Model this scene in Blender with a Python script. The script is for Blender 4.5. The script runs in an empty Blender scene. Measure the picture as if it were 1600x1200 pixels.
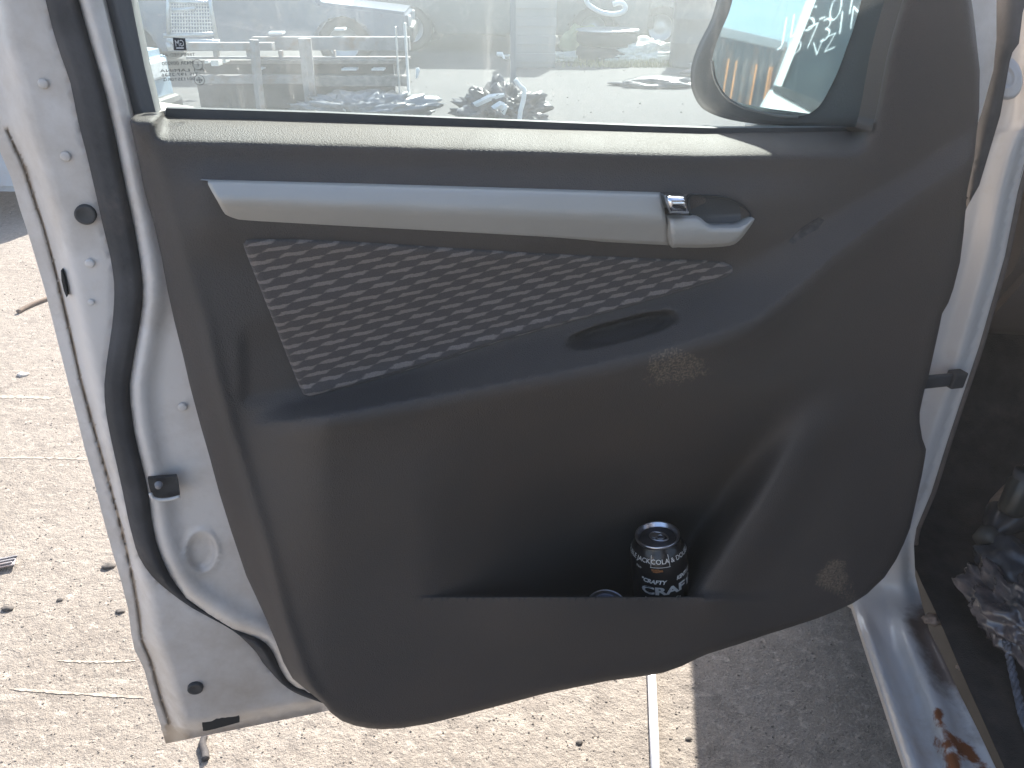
import bpy, bmesh, math, random
from mathutils import Vector, Matrix, noise
from mathutils.geometry import delaunay_2d_cdt
random.seed(7)
R = math.radians
scene = bpy.context.scene
COL = scene.collection
F = 1209.0; PITCH = R(28.6); H = 1.25
CP, SP = math.cos(PITCH), math.sin(PITCH)
CAM = Vector((0, 0, H))

# ---------------------------------------------------------------- measuring helpers
def ray(u, v):
    r = (u - 800) / F; d = (v - 600) / F
    return Vector((r, CP - d * SP, -SP - d * CP))
def on_plane(u, v, n, k):          # relative to camera, n.P = k
    d = ray(u, v); return CAM + d * (k / n.dot(d))
YAW = R(15.4)
DN = Vector((-math.sin(YAW), math.cos(YAW), 0)); DE = Vector((math.cos(YAW), math.sin(YAW), 0)); UP = Vector((0, 0, 1))
D0 = 0.60
def door(u, v, off=0.0): return on_plane(u, v, DN, D0 - off)
CA = R(8.3)
CC = Vector((math.sin(CA), math.cos(CA), 0)); CS = Vector((math.cos(CA), -math.sin(CA), 0))
def car(s, c, z): return CS * s + CC * c + Vector((0, 0, z))
def ground(u, v, z=0.0): return on_plane(u, v, Vector((0, 0, -1)), H - z)
def wall(u, v, Y): return on_plane(u, v, Vector((0, 1, 0)), Y)
def lerp(a, b, t): return a + (b - a) * t
def sm(a, b, x):
    if a == b: return float(x > a)
    t = max(0.0, min(1.0, (x - a) / (b - a))); return t * t * (3 - 2 * t)
def interp(pts, x):                # pts sorted by first value
    if x <= pts[0][0]: return pts[0][1]
    for (a, fa), (b, fb) in zip(pts, pts[1:]):
        if x <= b: return fa + (fb - fa) * (x - a) / (b - a)
    return pts[-1][1]
def dense(poly, step, closed=True):
    out = []
    n = len(poly)
    for i in range(n if closed else n - 1):
        a = Vector(poly[i]); b = Vector(poly[(i + 1) % n])
        k = max(1, int((b - a).length / step))
        for j in range(k): out.append(tuple(a.lerp(b, j / k)))
    if not closed: out.append(tuple(poly[-1]))
    return out
def spline(poly, closed=False, n=6):
    P = [Vector(p) for p in poly]; out = []; N = len(P)
    for i in range(N if closed else N - 1):
        if closed: p0, p1, p2, p3 = P[i-1], P[i], P[(i+1) % N], P[(i+2) % N]
        else: p0, p1, p2, p3 = P[max(i-1, 0)], P[i], P[i+1], P[min(i+2, N-1)]
        for j in range(n):
            t = j / n
            out.append(tuple(0.5 * ((2*p1) + (p2-p0)*t + (2*p0-5*p1+4*p2-p3)*t*t + (3*p1-p0-3*p2+p3)*t**3)))
    if not closed: out.append(tuple(P[-1]))
    return out
def inside(p, poly):
    x, y = p; c = False; j = len(poly) - 1
    for i in range(len(poly)):
        xi, yi = poly[i]; xj, yj = poly[j]
        if (yi > y) != (yj > y) and x < (xj - xi) * (y - yi) / (yj - yi) + xi: c = not c
        j = i
    return c
def pdist(p, poly, closed=True):
    best = 1e9; x, y = p; n = len(poly)
    for i in range(n if closed else n - 1):
        ax, ay = poly[i]; bx, by = poly[(i+1) % n]
        dx, dy = bx-ax, by-ay; L = dx*dx+dy*dy or 1e-9
        t = max(0, min(1, ((x-ax)*dx+(y-ay)*dy)/L))
        q = (x-ax-t*dx)**2+(y-ay-t*dy)**2
        if q < best: best = q
    return math.sqrt(best)

# ---------------------------------------------------------------- object helpers
def tag(o, label=None, cat=None, group=None, kind=None):
    if label: o['label'] = label
    if cat: o['category'] = cat
    if group: o['group'] = group
    if kind: o['kind'] = kind
    return o
def empty(name, loc, label=None, cat=None, group=None, rz=0.0):
    o = bpy.data.objects.new(name, None); COL.objects.link(o)
    o.empty_display_size = 0.1; o.location = loc; o.rotation_euler = (0, 0, rz)
    return tag(o, label, cat, group)
def wpos(o):
    m = Matrix.Identity(4)
    while o is not None:
        m = Matrix.LocRotScale(o.location, o.rotation_euler, None) @ m; o = o.parent
    return m
def link(name, me, mat, parent=None, smooth=False, world=True):
    o = bpy.data.objects.new(name, me); COL.objects.link(o)
    if mat:
        for m in (mat if isinstance(mat, (list, tuple)) else [mat]): me.materials.append(m)
    if smooth:
        for p in me.polygons: p.use_smooth = True
    if parent:
        o.parent = parent
        if world: me.transform(wpos(parent).inverted())
    return o
def from_bm(name, bm, mat, parent=None, smooth=False, world=True, recalc=True, angle=None):
    if recalc: bmesh.ops.recalc_face_normals(bm, faces=bm.faces)
    me = bpy.data.meshes.new(name); bm.to_mesh(me); bm.free()
    if angle is not None: me.set_sharp_from_angle(angle=R(angle)); smooth = True
    return link(name, me, mat, parent, smooth, world)
def pydata(name, V, Fc, mat, parent=None, smooth=False, world=True):
    me = bpy.data.meshes.new(name); me.from_pydata([tuple(v) for v in V], [], Fc); me.update()
    return link(name, me, mat, parent, smooth, world)
def bm_box(bm, c, size, mtx=None, bevel=0.0):
    r = bmesh.ops.create_cube(bm, size=1.0)
    vs = r['verts']
    M = Matrix.Translation(c) @ (mtx.to_4x4() if mtx is not None else Matrix.Identity(4)) @ Matrix.Diagonal((*size, 1))
    bmesh.ops.transform(bm, matrix=M, verts=vs)
    if bevel:
        es = list({e for v in vs for e in v.link_edges})
        bmesh.ops.bevel(bm, geom=es, offset=bevel, segments=2, affect='EDGES', profile=0.5)
def bm_tube(bm, pts, r, seg=10, cap=True):
    pts = [Vector(p) for p in pts]; rings = []; n = len(pts)
    ref = Vector((0.13, 0.27, 0.95))
    for i, p in enumerate(pts):
        t = (pts[min(i+1, n-1)] - pts[max(i-1, 0)]).normalized()
        a = t.cross(ref)
        if a.length < 1e-3: a = t.cross(Vector((1, 0, 0)))
        a.normalize(); b = t.cross(a)
        rr = r[i] if isinstance(r, (list, tuple)) else r
        rings.append([bm.verts.new(p + a*math.cos(2*math.pi*k/seg)*rr + b*math.sin(2*math.pi*k/seg)*rr) for k in range(seg)])
    for A, B in zip(rings, rings[1:]):
        for k in range(seg): bm.faces.new((A[k], A[(k+1) % seg], B[(k+1) % seg], B[k]))
    if cap: bm.faces.new(rings[0]); bm.faces.new(rings[-1])
def bm_lathe(bm, prof, origin, axis=UP, seg=48, xref=None):
    axis = Vector(axis).normalized()
    a = Vector(xref) if xref is not None else axis.orthogonal()
    a = (a - axis * a.dot(axis)).normalized(); b = axis.cross(a)
    rings = []
    for r, z in prof:
        if r < 1e-6: rings.append([bm.verts.new(origin + axis*z)])
        else: rings.append([bm.verts.new(origin + axis*z + (a*math.cos(2*math.pi*k/seg) + b*math.sin(2*math.pi*k/seg))*r) for k in range(seg)])
    for A, B in zip(rings, rings[1:]):
        for k in range(seg):
            k2 = (k+1) % seg
            if len(A) == 1 and len(B) == 1: continue
            if len(A) == 1: bm.faces.new((A[0], B[k], B[k2]))
            elif len(B) == 1: bm.faces.new((A[k], A[k2], B[0]))
            else: bm.faces.new((A[k], A[k2], B[k2], B[k]))
def field(name, outline, pf, mat, parent, step=7, lines=(), thick=0.01, tdir=None, rings=(2, 5, 9), smooth=True, attr=None, bstep=5, cap=True):
    """surface over a measured outline; pf(u,v) gives the 3-D point; closed at the back with its own thickness"""
    B = dense(outline, bstep)
    pts = list(B); edges = [(i, (i+1) % len(B)) for i in range(len(B))]
    area = sum(B[i][0]*B[(i+1) % len(B)][1] - B[(i+1) % len(B)][0]*B[i][1] for i in range(len(B)))
    sg = 1 if area > 0 else -1
    nB = len(B)
    for dd in rings:
        for i in range(nB):
            a, b = B[i-1], B[(i+1) % nB]
            tx, ty = b[0]-a[0], b[1]-a[1]; L = math.hypot(tx, ty) or 1
            q = (B[i][0] - ty/L*dd*sg, B[i][1] + tx/L*dd*sg)
            if inside(q, outline) and pdist(q, outline) > dd*0.9: pts.append(q)
    for ln in lines:
        for q in dense(ln, bstep, False):
            if inside(q, outline) and pdist(q, outline) > 1.5: pts.append(q)
    us = [p[0] for p in B]; vs = [p[1] for p in B]
    y = min(vs); row = 0; lim = (rings[-1] if rings else 0) + step*0.5
    while y < max(vs):
        x = min(us) + (row % 2)*step*0.5
        while x < max(us):
            if inside((x, y), outline) and pdist((x, y), outline) > lim: pts.append((x, y))
            x += step
        y += step*0.9; row += 1
    vo, eo, fo, _, _, _ = delaunay_2d_cdt([Vector(p) for p in pts], edges, [], 1, 1e-4)
    V = [pf(p[0], p[1]) for p in vo]
    bm = bmesh.new(); bv = [bm.verts.new(p) for p in V]
    for f in fo:
        try: bm.faces.new([bv[i] for i in f])
        except ValueError: pass
    bm.normal_update()
    f0 = max(bm.faces, key=lambda f: f.calc_area())
    if sum((f.normal.dot(CAM - f.calc_center_median()))*f.calc_area() for f in bm.faces) < 0:
        bmesh.ops.reverse_faces(bm, faces=bm.faces)
    be = [e for e in bm.edges if len(e.link_faces) == 1]
    if thick:
        td = tdir if tdir is not None else DN
        r = bmesh.ops.extrude_edge_only(bm, edges=be)
        nv = [g for g in r['geom'] if isinstance(g, bmesh.types.BMVert)]
        for v in nv: v.co += td*thick
        ne = [g for g in r['geom'] if isinstance(g, bmesh.types.BMEdge) and all(v in nv for v in g.verts)]
        for e in be: e.smooth = False
        try:
            if cap: bmesh.ops.triangle_fill(bm, edges=ne, use_beauty=False)
        except Exception: pass
    loose = [v for v in bm.verts if not v.link_faces]
    bmesh.ops.delete(bm, geom=loose, context='VERTS')
    me = bpy.data.meshes.new(name)
    if smooth:
        for f in bm.faces: f.smooth = True
    if attr:
        lay = {k: bm.verts.layers.float.new(k) for k in attr}
        for v in bm.verts:
            p = v.co - CAM; w = Vector((p.x, p.y*CP - p.z*SP, -p.y*SP - p.z*CP))
            u_, v_ = 800 + F*w.x/w.y, 600 + F*w.z/w.y
            for k, fn in attr.items(): v[lay[k]] = fn(u_, v_)
    uvl = bm.loops.layers.uv.new('UVMap')
    for f in bm.faces:
        for l in f.loops:
            q = l.vert.co - CAM
            l[uvl].uv = (q.dot(DE), q.z)
    bm.to_mesh(me); bm.free()
    return link(name, me, mat, parent)
def strip(name, L, Rr, pf, mat, parent, cols=8, n=80, thick=0.0):
    """band between two measured curves; pf(u,v,t) with t across"""
    V = []; Fc = []
    Ls = resample(L, n); Rs = resample(Rr, n)
    for i in range(n):
        for j in range(cols+1):
            t = j/cols
            V.append(pf(lerp(Ls[i][0], Rs[i][0], t), lerp(Ls[i][1], Rs[i][1], t), t))
    for i in range(n-1):
        for j in range(cols):
            a = i*(cols+1)+j; Fc.append((a, a+1, a+cols+2, a+cols+1))
    o = pydata(name, V, Fc, mat, parent, True)
    return o
def resample(P, n):
    P = [Vector(p) for p in P]; d = [0]
    for a, b in zip(P, P[1:]): d.append(d[-1] + (b-a).length)
    out = []; k = 0
    for i in range(n):
        s = d[-1]*i/(n-1)
        while k < len(P)-2 and d[k+1] < s: k += 1
        t = (s-d[k])/max(1e-9, d[k+1]-d[k]); out.append(tuple(P[k].lerp(P[k+1], min(1, t))))
    return out
def text_mesh(txt, size, extrude=0.0, align='CENTER', shear=0.0, bold=0.0):
    cu = bpy.data.curves.new('t', 'FONT'); cu.body = txt; cu.size = size; cu.extrude = extrude; cu.align_x = align
    cu.align_y = 'CENTER'; cu.shear = shear; cu.offset = bold; cu.resolution_u = 3
    o = bpy.data.objects.new('t', cu); COL.objects.link(o)
    dg = bpy.context.evaluated_depsgraph_get(); dg.update()
    me = bpy.data.meshes.new_from_object(o.evaluated_get(dg))
    bpy.data.objects.remove(o); bpy.data.curves.remove(cu)
    return me

# ---------------------------------------------------------------- materials
def nt(m): return m.node_tree.nodes, m.node_tree.links
def mat(name, col, rough=0.5, metal=0.0, spec=0.5, var=0.0, vscale=8.0, col2=None, bump=0.0, bscale=200.0, coat=0.0, rvar=0.0, dirt=None, dscale=5.0, dlo=0.5, dhi=0.7, trans=0.0):
    m = bpy.data.materials.new(name); m.use_nodes = True
    N, L = nt(m); b = N['Principled BSDF']
    b.inputs['Base Color'].default_value = (*col, 1); b.inputs['Roughness'].default_value = rough
    b.inputs['Metallic'].default_value = metal; b.inputs['Specular IOR Level'].default_value = spec
    b.inputs['Coat Weight'].default_value = coat
    b.inputs['Transmission Weight'].default_value = trans
    tc = N.new('ShaderNodeTexCoord'); out = None
    if var or col2:
        n = N.new('ShaderNodeTexNoise'); n.inputs['Scale'].default_value = vscale; n.inputs['Detail'].default_value = 6; n.inputs['Roughness'].default_value = 0.6
        L.new(tc.outputs['Object'], n.inputs['Vector'])
        mx = N.new('ShaderNodeMix'); mx.data_type = 'RGBA'
        c2 = col2 if col2 else tuple(min(1, c*(1+var)) for c in col)
        c1 = col if col2 else tuple(c*(1-var) for c in col)
        mx.inputs['A'].default_value = (*c1, 1); mx.inputs['B'].default_value = (*c2, 1)
        mr = N.new('ShaderNodeMapRange'); mr.inputs['From Min'].default_value = 0.35; mr.inputs['From Max'].default_value = 0.65
        L.new(n.outputs['Fac'], mr.inputs['Value']); L.new(mr.outputs['Result'], mx.inputs['Factor'])
        out = mx.outputs['Result']
        if rvar:
            m2 = N.new('ShaderNodeMapRange'); m2.inputs['From Min'].default_value = 0.3; m2.inputs['From Max'].default_value = 0.7
            m2.inputs['To Min'].default_value = rough - rvar; m2.inputs['To Max'].default_value = rough + rvar
            L.new(n.outputs['Fac'], m2.inputs['Value']); L.new(m2.outputs['Result'], b.inputs['Roughness'])
    if dirt:
        n = N.new('ShaderNodeTexNoise'); n.inputs['Scale'].default_value = dscale; n.inputs['Detail'].default_value = 9; n.inputs['Roughness'].default_value = 0.7
        L.new(tc.outputs['Object'], n.inputs['Vector'])
        mr = N.new('ShaderNodeMapRange'); mr.inputs['From Min'].default_value = dlo; mr.inputs['From Max'].default_value = dhi
        L.new(n.outputs['Fac'], mr.inputs['Value'])
        mx = N.new('ShaderNodeMix'); mx.data_type = 'RGBA'; mx.inputs['B'].default_value = (*dirt, 1)
        if out: L.new(out, mx.inputs['A'])
        else: mx.inputs['A'].default_value = (*col, 1)
        L.new(mr.outputs['Result'], mx.inputs['Factor']); out = mx.outputs['Result']
    if out: L.new(out, b.inputs['Base Color'])
    if bump:
        n = N.new('ShaderNodeTexNoise'); n.inputs['Scale'].default_value = bscale; n.inputs['Detail'].default_value = 4
        L.new(tc.outputs['Object'], n.inputs['Vector'])
        bp = N.new('ShaderNodeBump'); bp.inputs['Strength'].default_value = bump; bp.inputs['Distance'].default_value = 0.002
        L.new(n.outputs['Fac'], bp.inputs['Height']); L.new(bp.outputs['Normal'], b.inputs['Normal'])
    m['col_out'] = 1 if out else 0
    return m
def overlay_attr(m, attr, col, nscale=40.0, lo=0.4, hi=0.6, detail=8, rough=None):
    """mix another colour where a painted-on wear mask times noise passes a threshold"""
    N, L = nt(m); b = N['Principled BSDF']; a = N.new('ShaderNodeAttribute'); a.attribute_name = attr
    tc = N.new('ShaderNodeTexCoord'); n = N.new('ShaderNodeTexNoise'); n.inputs['Scale'].default_value = nscale; n.inputs['Detail'].default_value = detail
    n.inputs['Roughness'].default_value = 0.65
    L.new(tc.outputs['Object'], n.inputs['Vector'])
    ad = N.new('ShaderNodeMath'); ad.operation = 'ADD'; L.new(a.outputs['Fac'], ad.inputs[0]); L.new(n.outputs['Fac'], ad.inputs[1])
    mr = N.new('ShaderNodeMapRange'); mr.inputs['From Min'].default_value = lo+0.5; mr.inputs['From Max'].default_value = hi+0.5
    L.new(ad.outputs[0], mr.inputs['Value'])
    mx = N.new('ShaderNodeMix'); mx.data_type = 'RGBA'; mx.inputs['B'].default_value = (*col, 1)
    src = b.inputs['Base Color'].links[0].from_socket if b.inputs['Base Color'].links else None
    if src: L.new(src, mx.inputs['A'])
    else: mx.inputs['A'].default_value = b.inputs['Base Color'].default_value
    L.new(mr.outputs['Result'], mx.inputs['Factor']); L.new(mx.outputs['Result'], b.inputs['Base Color'])
    return m

WHITE = mat('white_paint', (0.67, 0.62, 0.575), 0.36, spec=0.5, var=0.03, vscale=6, coat=0.2, dirt=(0.44, 0.37, 0.30), dscale=7, dlo=0.44, dhi=0.76)
overlay_attr(WHITE, 'grime', (0.30, 0.23, 0.17), nscale=30, lo=0.42, hi=0.95)
BODYW = mat('body_paint', (0.60, 0.58, 0.565), 0.3, var=0.03, vscale=5, coat=0.25, dirt=(0.45, 0.38, 0.3), dscale=9, dlo=0.52, dhi=0.8)
overlay_attr(BODYW, 'grime', (0.16, 0.12, 0.10), nscale=26, lo=0.35, hi=0.75)
overlay_attr(BODYW, 'rust', (0.25, 0.085, 0.032), nscale=48, lo=0.22, hi=0.36)
PLASTIC = mat('moulded_plastic', (0.070, 0.061, 0.056), 0.62, spec=0.34, col2=(0.094, 0.077, 0.066), vscale=5, bump=0.5, bscale=900, rvar=0.08, dirt=(0.26, 0.24, 0.22), dscale=55, dlo=0.735, dhi=0.76)
overlay_attr(PLASTIC, 'scuff', (0.26, 0.20, 0.145), nscale=520, lo=0.30, hi=0.58, detail=2)
RUBBER = mat('rubber', (0.068, 0.064, 0.064), 0.8, spec=0.25, var=0.25, vscale=18, bump=0.2, bscale=300, dirt=(0.16, 0.13, 0.11), dscale=14, dlo=0.55, dhi=0.85)
FRAMEB = mat('satin_black', (0.085, 0.088, 0.095), 0.5, var=0.08, vscale=12, bump=0.15, bscale=700)
MOULD = mat('black_moulding', (0.05, 0.05, 0.052), 0.6, var=0.2, vscale=20)
SILVER = mat('silver_paint', (0.45, 0.425, 0.385), 0.42, metal=0.12, var=0.04, vscale=10, bump=0.08, bscale=600)
CHROME = mat('chrome', (0.75, 0.76, 0.8), 0.16, metal=1.0, var=0.03)
DARKCUP = mat('dark_cup', (0.065, 0.066, 0.068), 0.5, bump=0.2, bscale=800)
BLACK = mat('black_hole', (0.02, 0.02, 0.02), 0.7)
SKINW = WHITE
ALU = mat('aluminium', (0.62, 0.62, 0.66), 0.28, metal=1.0, var=0.05, vscale=60)
ALUD = mat('shaded_aluminium', (0.20, 0.20, 0.23), 0.35, metal=0.9, var=0.1, vscale=80)  # darkened copy of the aluminium, shade inside the can rim put into colour
CANB = mat('can_black', (0.017, 0.014, 0.014), 0.32, metal=0.2, var=0.1, vscale=30, coat=0.3)
PRINT = mat('print_cream', (0.80, 0.77, 0.71), 0.5, var=0.04)
PRINTC = mat('print_copper', (0.50, 0.22, 0.09), 0.35, metal=0.6, var=0.3, vscale=150)
TYRE = mat('tyre_rubber', (0.035, 0.035, 0.036), 0.8, var=0.2, vscale=20, bump=0.4, bscale=80)
RIM = mat('rim_metal', (0.45, 0.45, 0.46), 0.35, metal=0.7, var=0.1)
DGLASS = mat('vehicle_glass', (0.03, 0.04, 0.05), 0.08, spec=0.7, var=0.1)
LAMP = mat('lamp_lens', (0.6, 0.6, 0.6), 0.15, spec=0.7, var=0.1, vscale=30)
STEEL = mat('weathered_steel', (0.26, 0.25, 0.255), 0.55, metal=0.2, var=0.2, vscale=9, dirt=(0.22, 0.13, 0.09), dscale=6, dlo=0.5, dhi=0.7)
GALV = mat('galvanised', (0.55, 0.56, 0.58), 0.35, metal=0.7, var=0.12, vscale=14)
TIMBER = mat('grey_timber', (0.30, 0.27, 0.25), 0.8, var=0.25, vscale=15, bump=0.3, bscale=90)
TARPW = mat('white_tarp', (0.75, 0.73, 0.66), 0.6, var=0.1, vscale=8, bump=0.3, bscale=30)
PLASW = mat('white_plastic', (0.78, 0.78, 0.77), 0.35, var=0.05)
CARPET = mat('dark_carpet', (0.042, 0.036, 0.032), 0.9, var=0.35, vscale=30, bump=0.8, bscale=500, dirt=(0.085, 0.066, 0.052), dscale=12, dlo=0.52, dhi=0.75)
DASHM = mat('dash_brown', (0.085, 0.07, 0.06), 0.6, var=0.15, vscale=6, bump=0.3, bscale=600)
BAG = mat('clear_grey_film', (0.04, 0.045, 0.055), 0.25, spec=0.8, col2=(0.13, 0.105, 0.105), vscale=38, bump=0.6, bscale=70, coat=0.4)
BOTTLE = mat('bottle_plastic', (0.03, 0.03, 0.033), 0.3, spec=0.5, coat=0.2, var=0.2)
LABELM = mat('tan_label', (0.26, 0.20, 0.16), 0.6, var=0.25, vscale=120)
ROPE = mat('blue_grey_rope', (0.12, 0.13, 0.16), 0.7, var=0.35, vscale=90, bump=0.8, bscale=400)
CHIP = mat('debris_tan', (0.28, 0.20, 0.15), 0.7, var=0.3, vscale=60)
GRASS = mat('dry_grass', (0.22, 0.24, 0.08), 0.8, col2=(0.38, 0.34, 0.16), vscale=12)
LEAF = mat('leaves', (0.06, 0.09, 0.03), 0.7, col2=(0.11, 0.13, 0.05), vscale=5)
BARK = mat('bark', (0.16, 0.12, 0.09), 0.9, var=0.3, vscale=20)
def paint(name, c, **k): return mat(name, c, 0.3, var=0.05, vscale=3, coat=0.4, dirt=(0.28, 0.24, 0.2), dscale=3, dlo=0.5, dhi=0.85, **k)
P_NAVY = paint('navy_paint', (0.06, 0.09, 0.16)); P_DARK = paint('dark_paint', (0.05, 0.055, 0.065)); P_GREY = paint('grey_paint', (0.22, 0.23, 0.25))
P_WHITE = paint('fleet_white', (0.72, 0.72, 0.72)); P_LBLUE = paint('pale_blue_paint', (0.33, 0.42, 0.50)); P_RED = paint('maroon_paint', (0.16, 0.04, 0.04)); P_GREEN = paint('green_paint', (0.06, 0.13, 0.10))

# woven seat-cloth insert
def fabric_mat():
    m = bpy.data.materials.new('woven_fabric'); m.use_nodes = True; N, L = nt(m); b = N['Principled BSDF']
    b.inputs['Roughness'].default_value = 0.85; b.inputs['Sheen Weight'].default_value = 0.3
    uv = N.new('ShaderNodeUVMap'); uv.uv_map = 'UVMap'
    sx = N.new('ShaderNodeSeparateXYZ')
    mp = N.new('ShaderNodeMapping'); mp.inputs['Rotation'].default_value = (0, 0, R(-12.0))
    L.new(uv.outputs['UV'], mp.inputs['Vector']); L.new(mp.outputs['Vector'], sx.inputs['Vector'])
    def M(op, a, b_=None, c=None):
        n = N.new('ShaderNodeMath'); n.operation = op
        for i, x in enumerate((a, b_, c)):
            if x is None: continue
            if isinstance(x, (int, float)): n.inputs[i].default_value = x
            else: L.new(x, n.inputs[i])
        return n.outputs[0]
    wob = N.new('ShaderNodeTexNoise'); wob.inputs['Scale'].default_value = 160; L.new(uv.outputs['UV'], wob.inputs['Vector'])
    q = M('DIVIDE', sx.outputs['Y'], 0.0077); q = M('ADD', q, M('MULTIPLY', wob.outputs['Fac'], 0.34))
    row = M('FLOOR', q); qf = M('SUBTRACT', M('SUBTRACT', q, row), 0.5)
    p = M('ADD', M('DIVIDE', sx.outputs['X'], 0.0255), M('MULTIPLY', row, 0.38)); p = M('ADD', p, M('MULTIPLY', qf, 0.85))
    pf = M('SUBTRACT', M('FRACT', p), 0.5)
    d = M('ADD', M('MULTIPLY', M('ABSOLUTE', pf), 1.75), M('MULTIPLY', M('ABSOLUTE', qf), 2.7))
    mr = N.new('ShaderNodeMapRange'); mr.inputs['From Min'].default_value = 0.95; mr.inputs['From Max'].default_value = 0.70
    L.new(d, mr.inputs['Value'])
    mx = N.new('ShaderNodeMix'); mx.data_type = 'RGBA'
    mx.inputs['A'].default_value = (0.072, 0.060, 0.055, 1); mx.inputs['B'].default_value = (0.205, 0.170, 0.150, 1)
    L.new(mr.outputs['Result'], mx.inputs['Factor'])
    wv = N.new('ShaderNodeTexNoise'); wv.inputs['Scale'].default_value = 900; L.new(uv.outputs['UV'], wv.inputs['Vector'])
    hs = N.new('ShaderNodeHueSaturation'); L.new(mx.outputs['Result'], hs.inputs['Color'])
    L.new(M('ADD', M('MULTIPLY', wv.outputs['Fac'], 0.8), 0.6), hs.inputs['Value'])
    L.new(hs.outputs['Color'], b.inputs['Base Color'])
    bp = N.new('ShaderNodeBump'); bp.inputs['Strength'].default_value = 0.5; bp.inputs['Distance'].default_value = 0.001
    L.new(wv.outputs['Fac'], bp.inputs['Height']); L.new(bp.outputs['Normal'], b.inputs['Normal'])
    return m
FABRIC = fabric_mat()

def window_mat():
    m = bpy.data.materials.new('dusty_glass'); m.use_nodes = True; N, L = nt(m); N.remove(N['Principled BSDF'])
    out = N['Material Output']
    tr = N.new('ShaderNodeBsdfTransparent'); tr.inputs['Color'].default_value = (0.86, 0.92, 0.92, 1)
    gl = N.new('ShaderNodeBsdfGlossy'); gl.inputs['Roughness'].default_value = 0.03
    dt = N.new('ShaderNodeBsdfTranslucent'); dt.inputs['Color'].default_value = (0.62, 0.60, 0.57, 1)
    df = N.new('ShaderNodeBsdfDiffuse'); df.inputs['Color'].default_value = (0.5, 0.48, 0.45, 1)
    lw = N.new('ShaderNodeLayerWeight'); lw.inputs['Blend'].default_value = 0.5
    pw = N.new('ShaderNodeMath'); pw.operation = 'POWER'; L.new(lw.outputs['Facing'], pw.inputs[0]); pw.inputs[1].default_value = 4.0
    fr = N.new('ShaderNodeMath'); fr.operation = 'MULTIPLY_ADD'; L.new(pw.outputs[0], fr.inputs[0]); fr.inputs[1].default_value = 0.6; fr.inputs[2].default_value = 0.03
    tc = N.new('ShaderNodeTexCoord')
    def noise_(sc, det, lo, hi, to0, to1, mapscale=None):
        n = N.new('ShaderNodeTexNoise'); n.inputs['Scale'].default_value = sc; n.inputs['Detail'].default_value = det; n.inputs['Roughness'].default_value = 0.65
        if mapscale:
            mp = N.new('ShaderNodeMapping'); mp.inputs['Scale'].default_value = mapscale
            L.new(tc.outputs['Object'], mp.inputs['Vector']); L.new(mp.outputs['Vector'], n.inputs['Vector'])
        else: L.new(tc.outputs['Object'], n.inputs['Vector'])
        r = N.new('ShaderNodeMapRange'); r.inputs['From Min'].default_value = lo; r.inputs['From Max'].default_value = hi
        r.inputs['To Min'].default_value = to0; r.inputs['To Max'].default_value = to1
        L.new(n.outputs['Fac'], r.inputs['Value']); return r.outputs['Result']
    a = noise_(9, 8, 0.35, 0.7, 0.012, 0.040)
    b2 = noise_(260, 3, 0.66, 0.76, 0.0, 0.25)
    c = noise_(60, 5, 0.58, 0.75, 0.0, 0.09, (1, 1, 0.12))
    def add(x, y):
        n = N.new('ShaderNodeMath'); n.operation = 'ADD'; n.use_clamp = True; L.new(x, n.inputs[0]); L.new(y, n.inputs[1]); return n.outputs[0]
    dust = add(add(a, b2), c)
    md = N.new('ShaderNodeMixShader'); md.inputs[0].default_value = 0.35; L.new(dt.outputs[0], md.inputs[1]); L.new(df.outputs[0], md.inputs[2])
    m1 = N.new('ShaderNodeMixShader'); L.new(fr.outputs[0], m1.inputs[0]); L.new(tr.outputs[0], m1.inputs[1]); L.new(gl.outputs[0], m1.inputs[2])
    m2 = N.new('ShaderNodeMixShader'); L.new(dust, m2.inputs[0]); L.new(m1.outputs[0], m2.inputs[1]); L.new(md.outputs[0], m2.inputs[2])
    L.new(m2.outputs[0], out.inputs['Surface'])
    return m
GLASS = window_mat()
MIRROR = mat('mirror_silver', (0.86, 0.88, 0.9), 0.02, metal=1.0)

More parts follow.
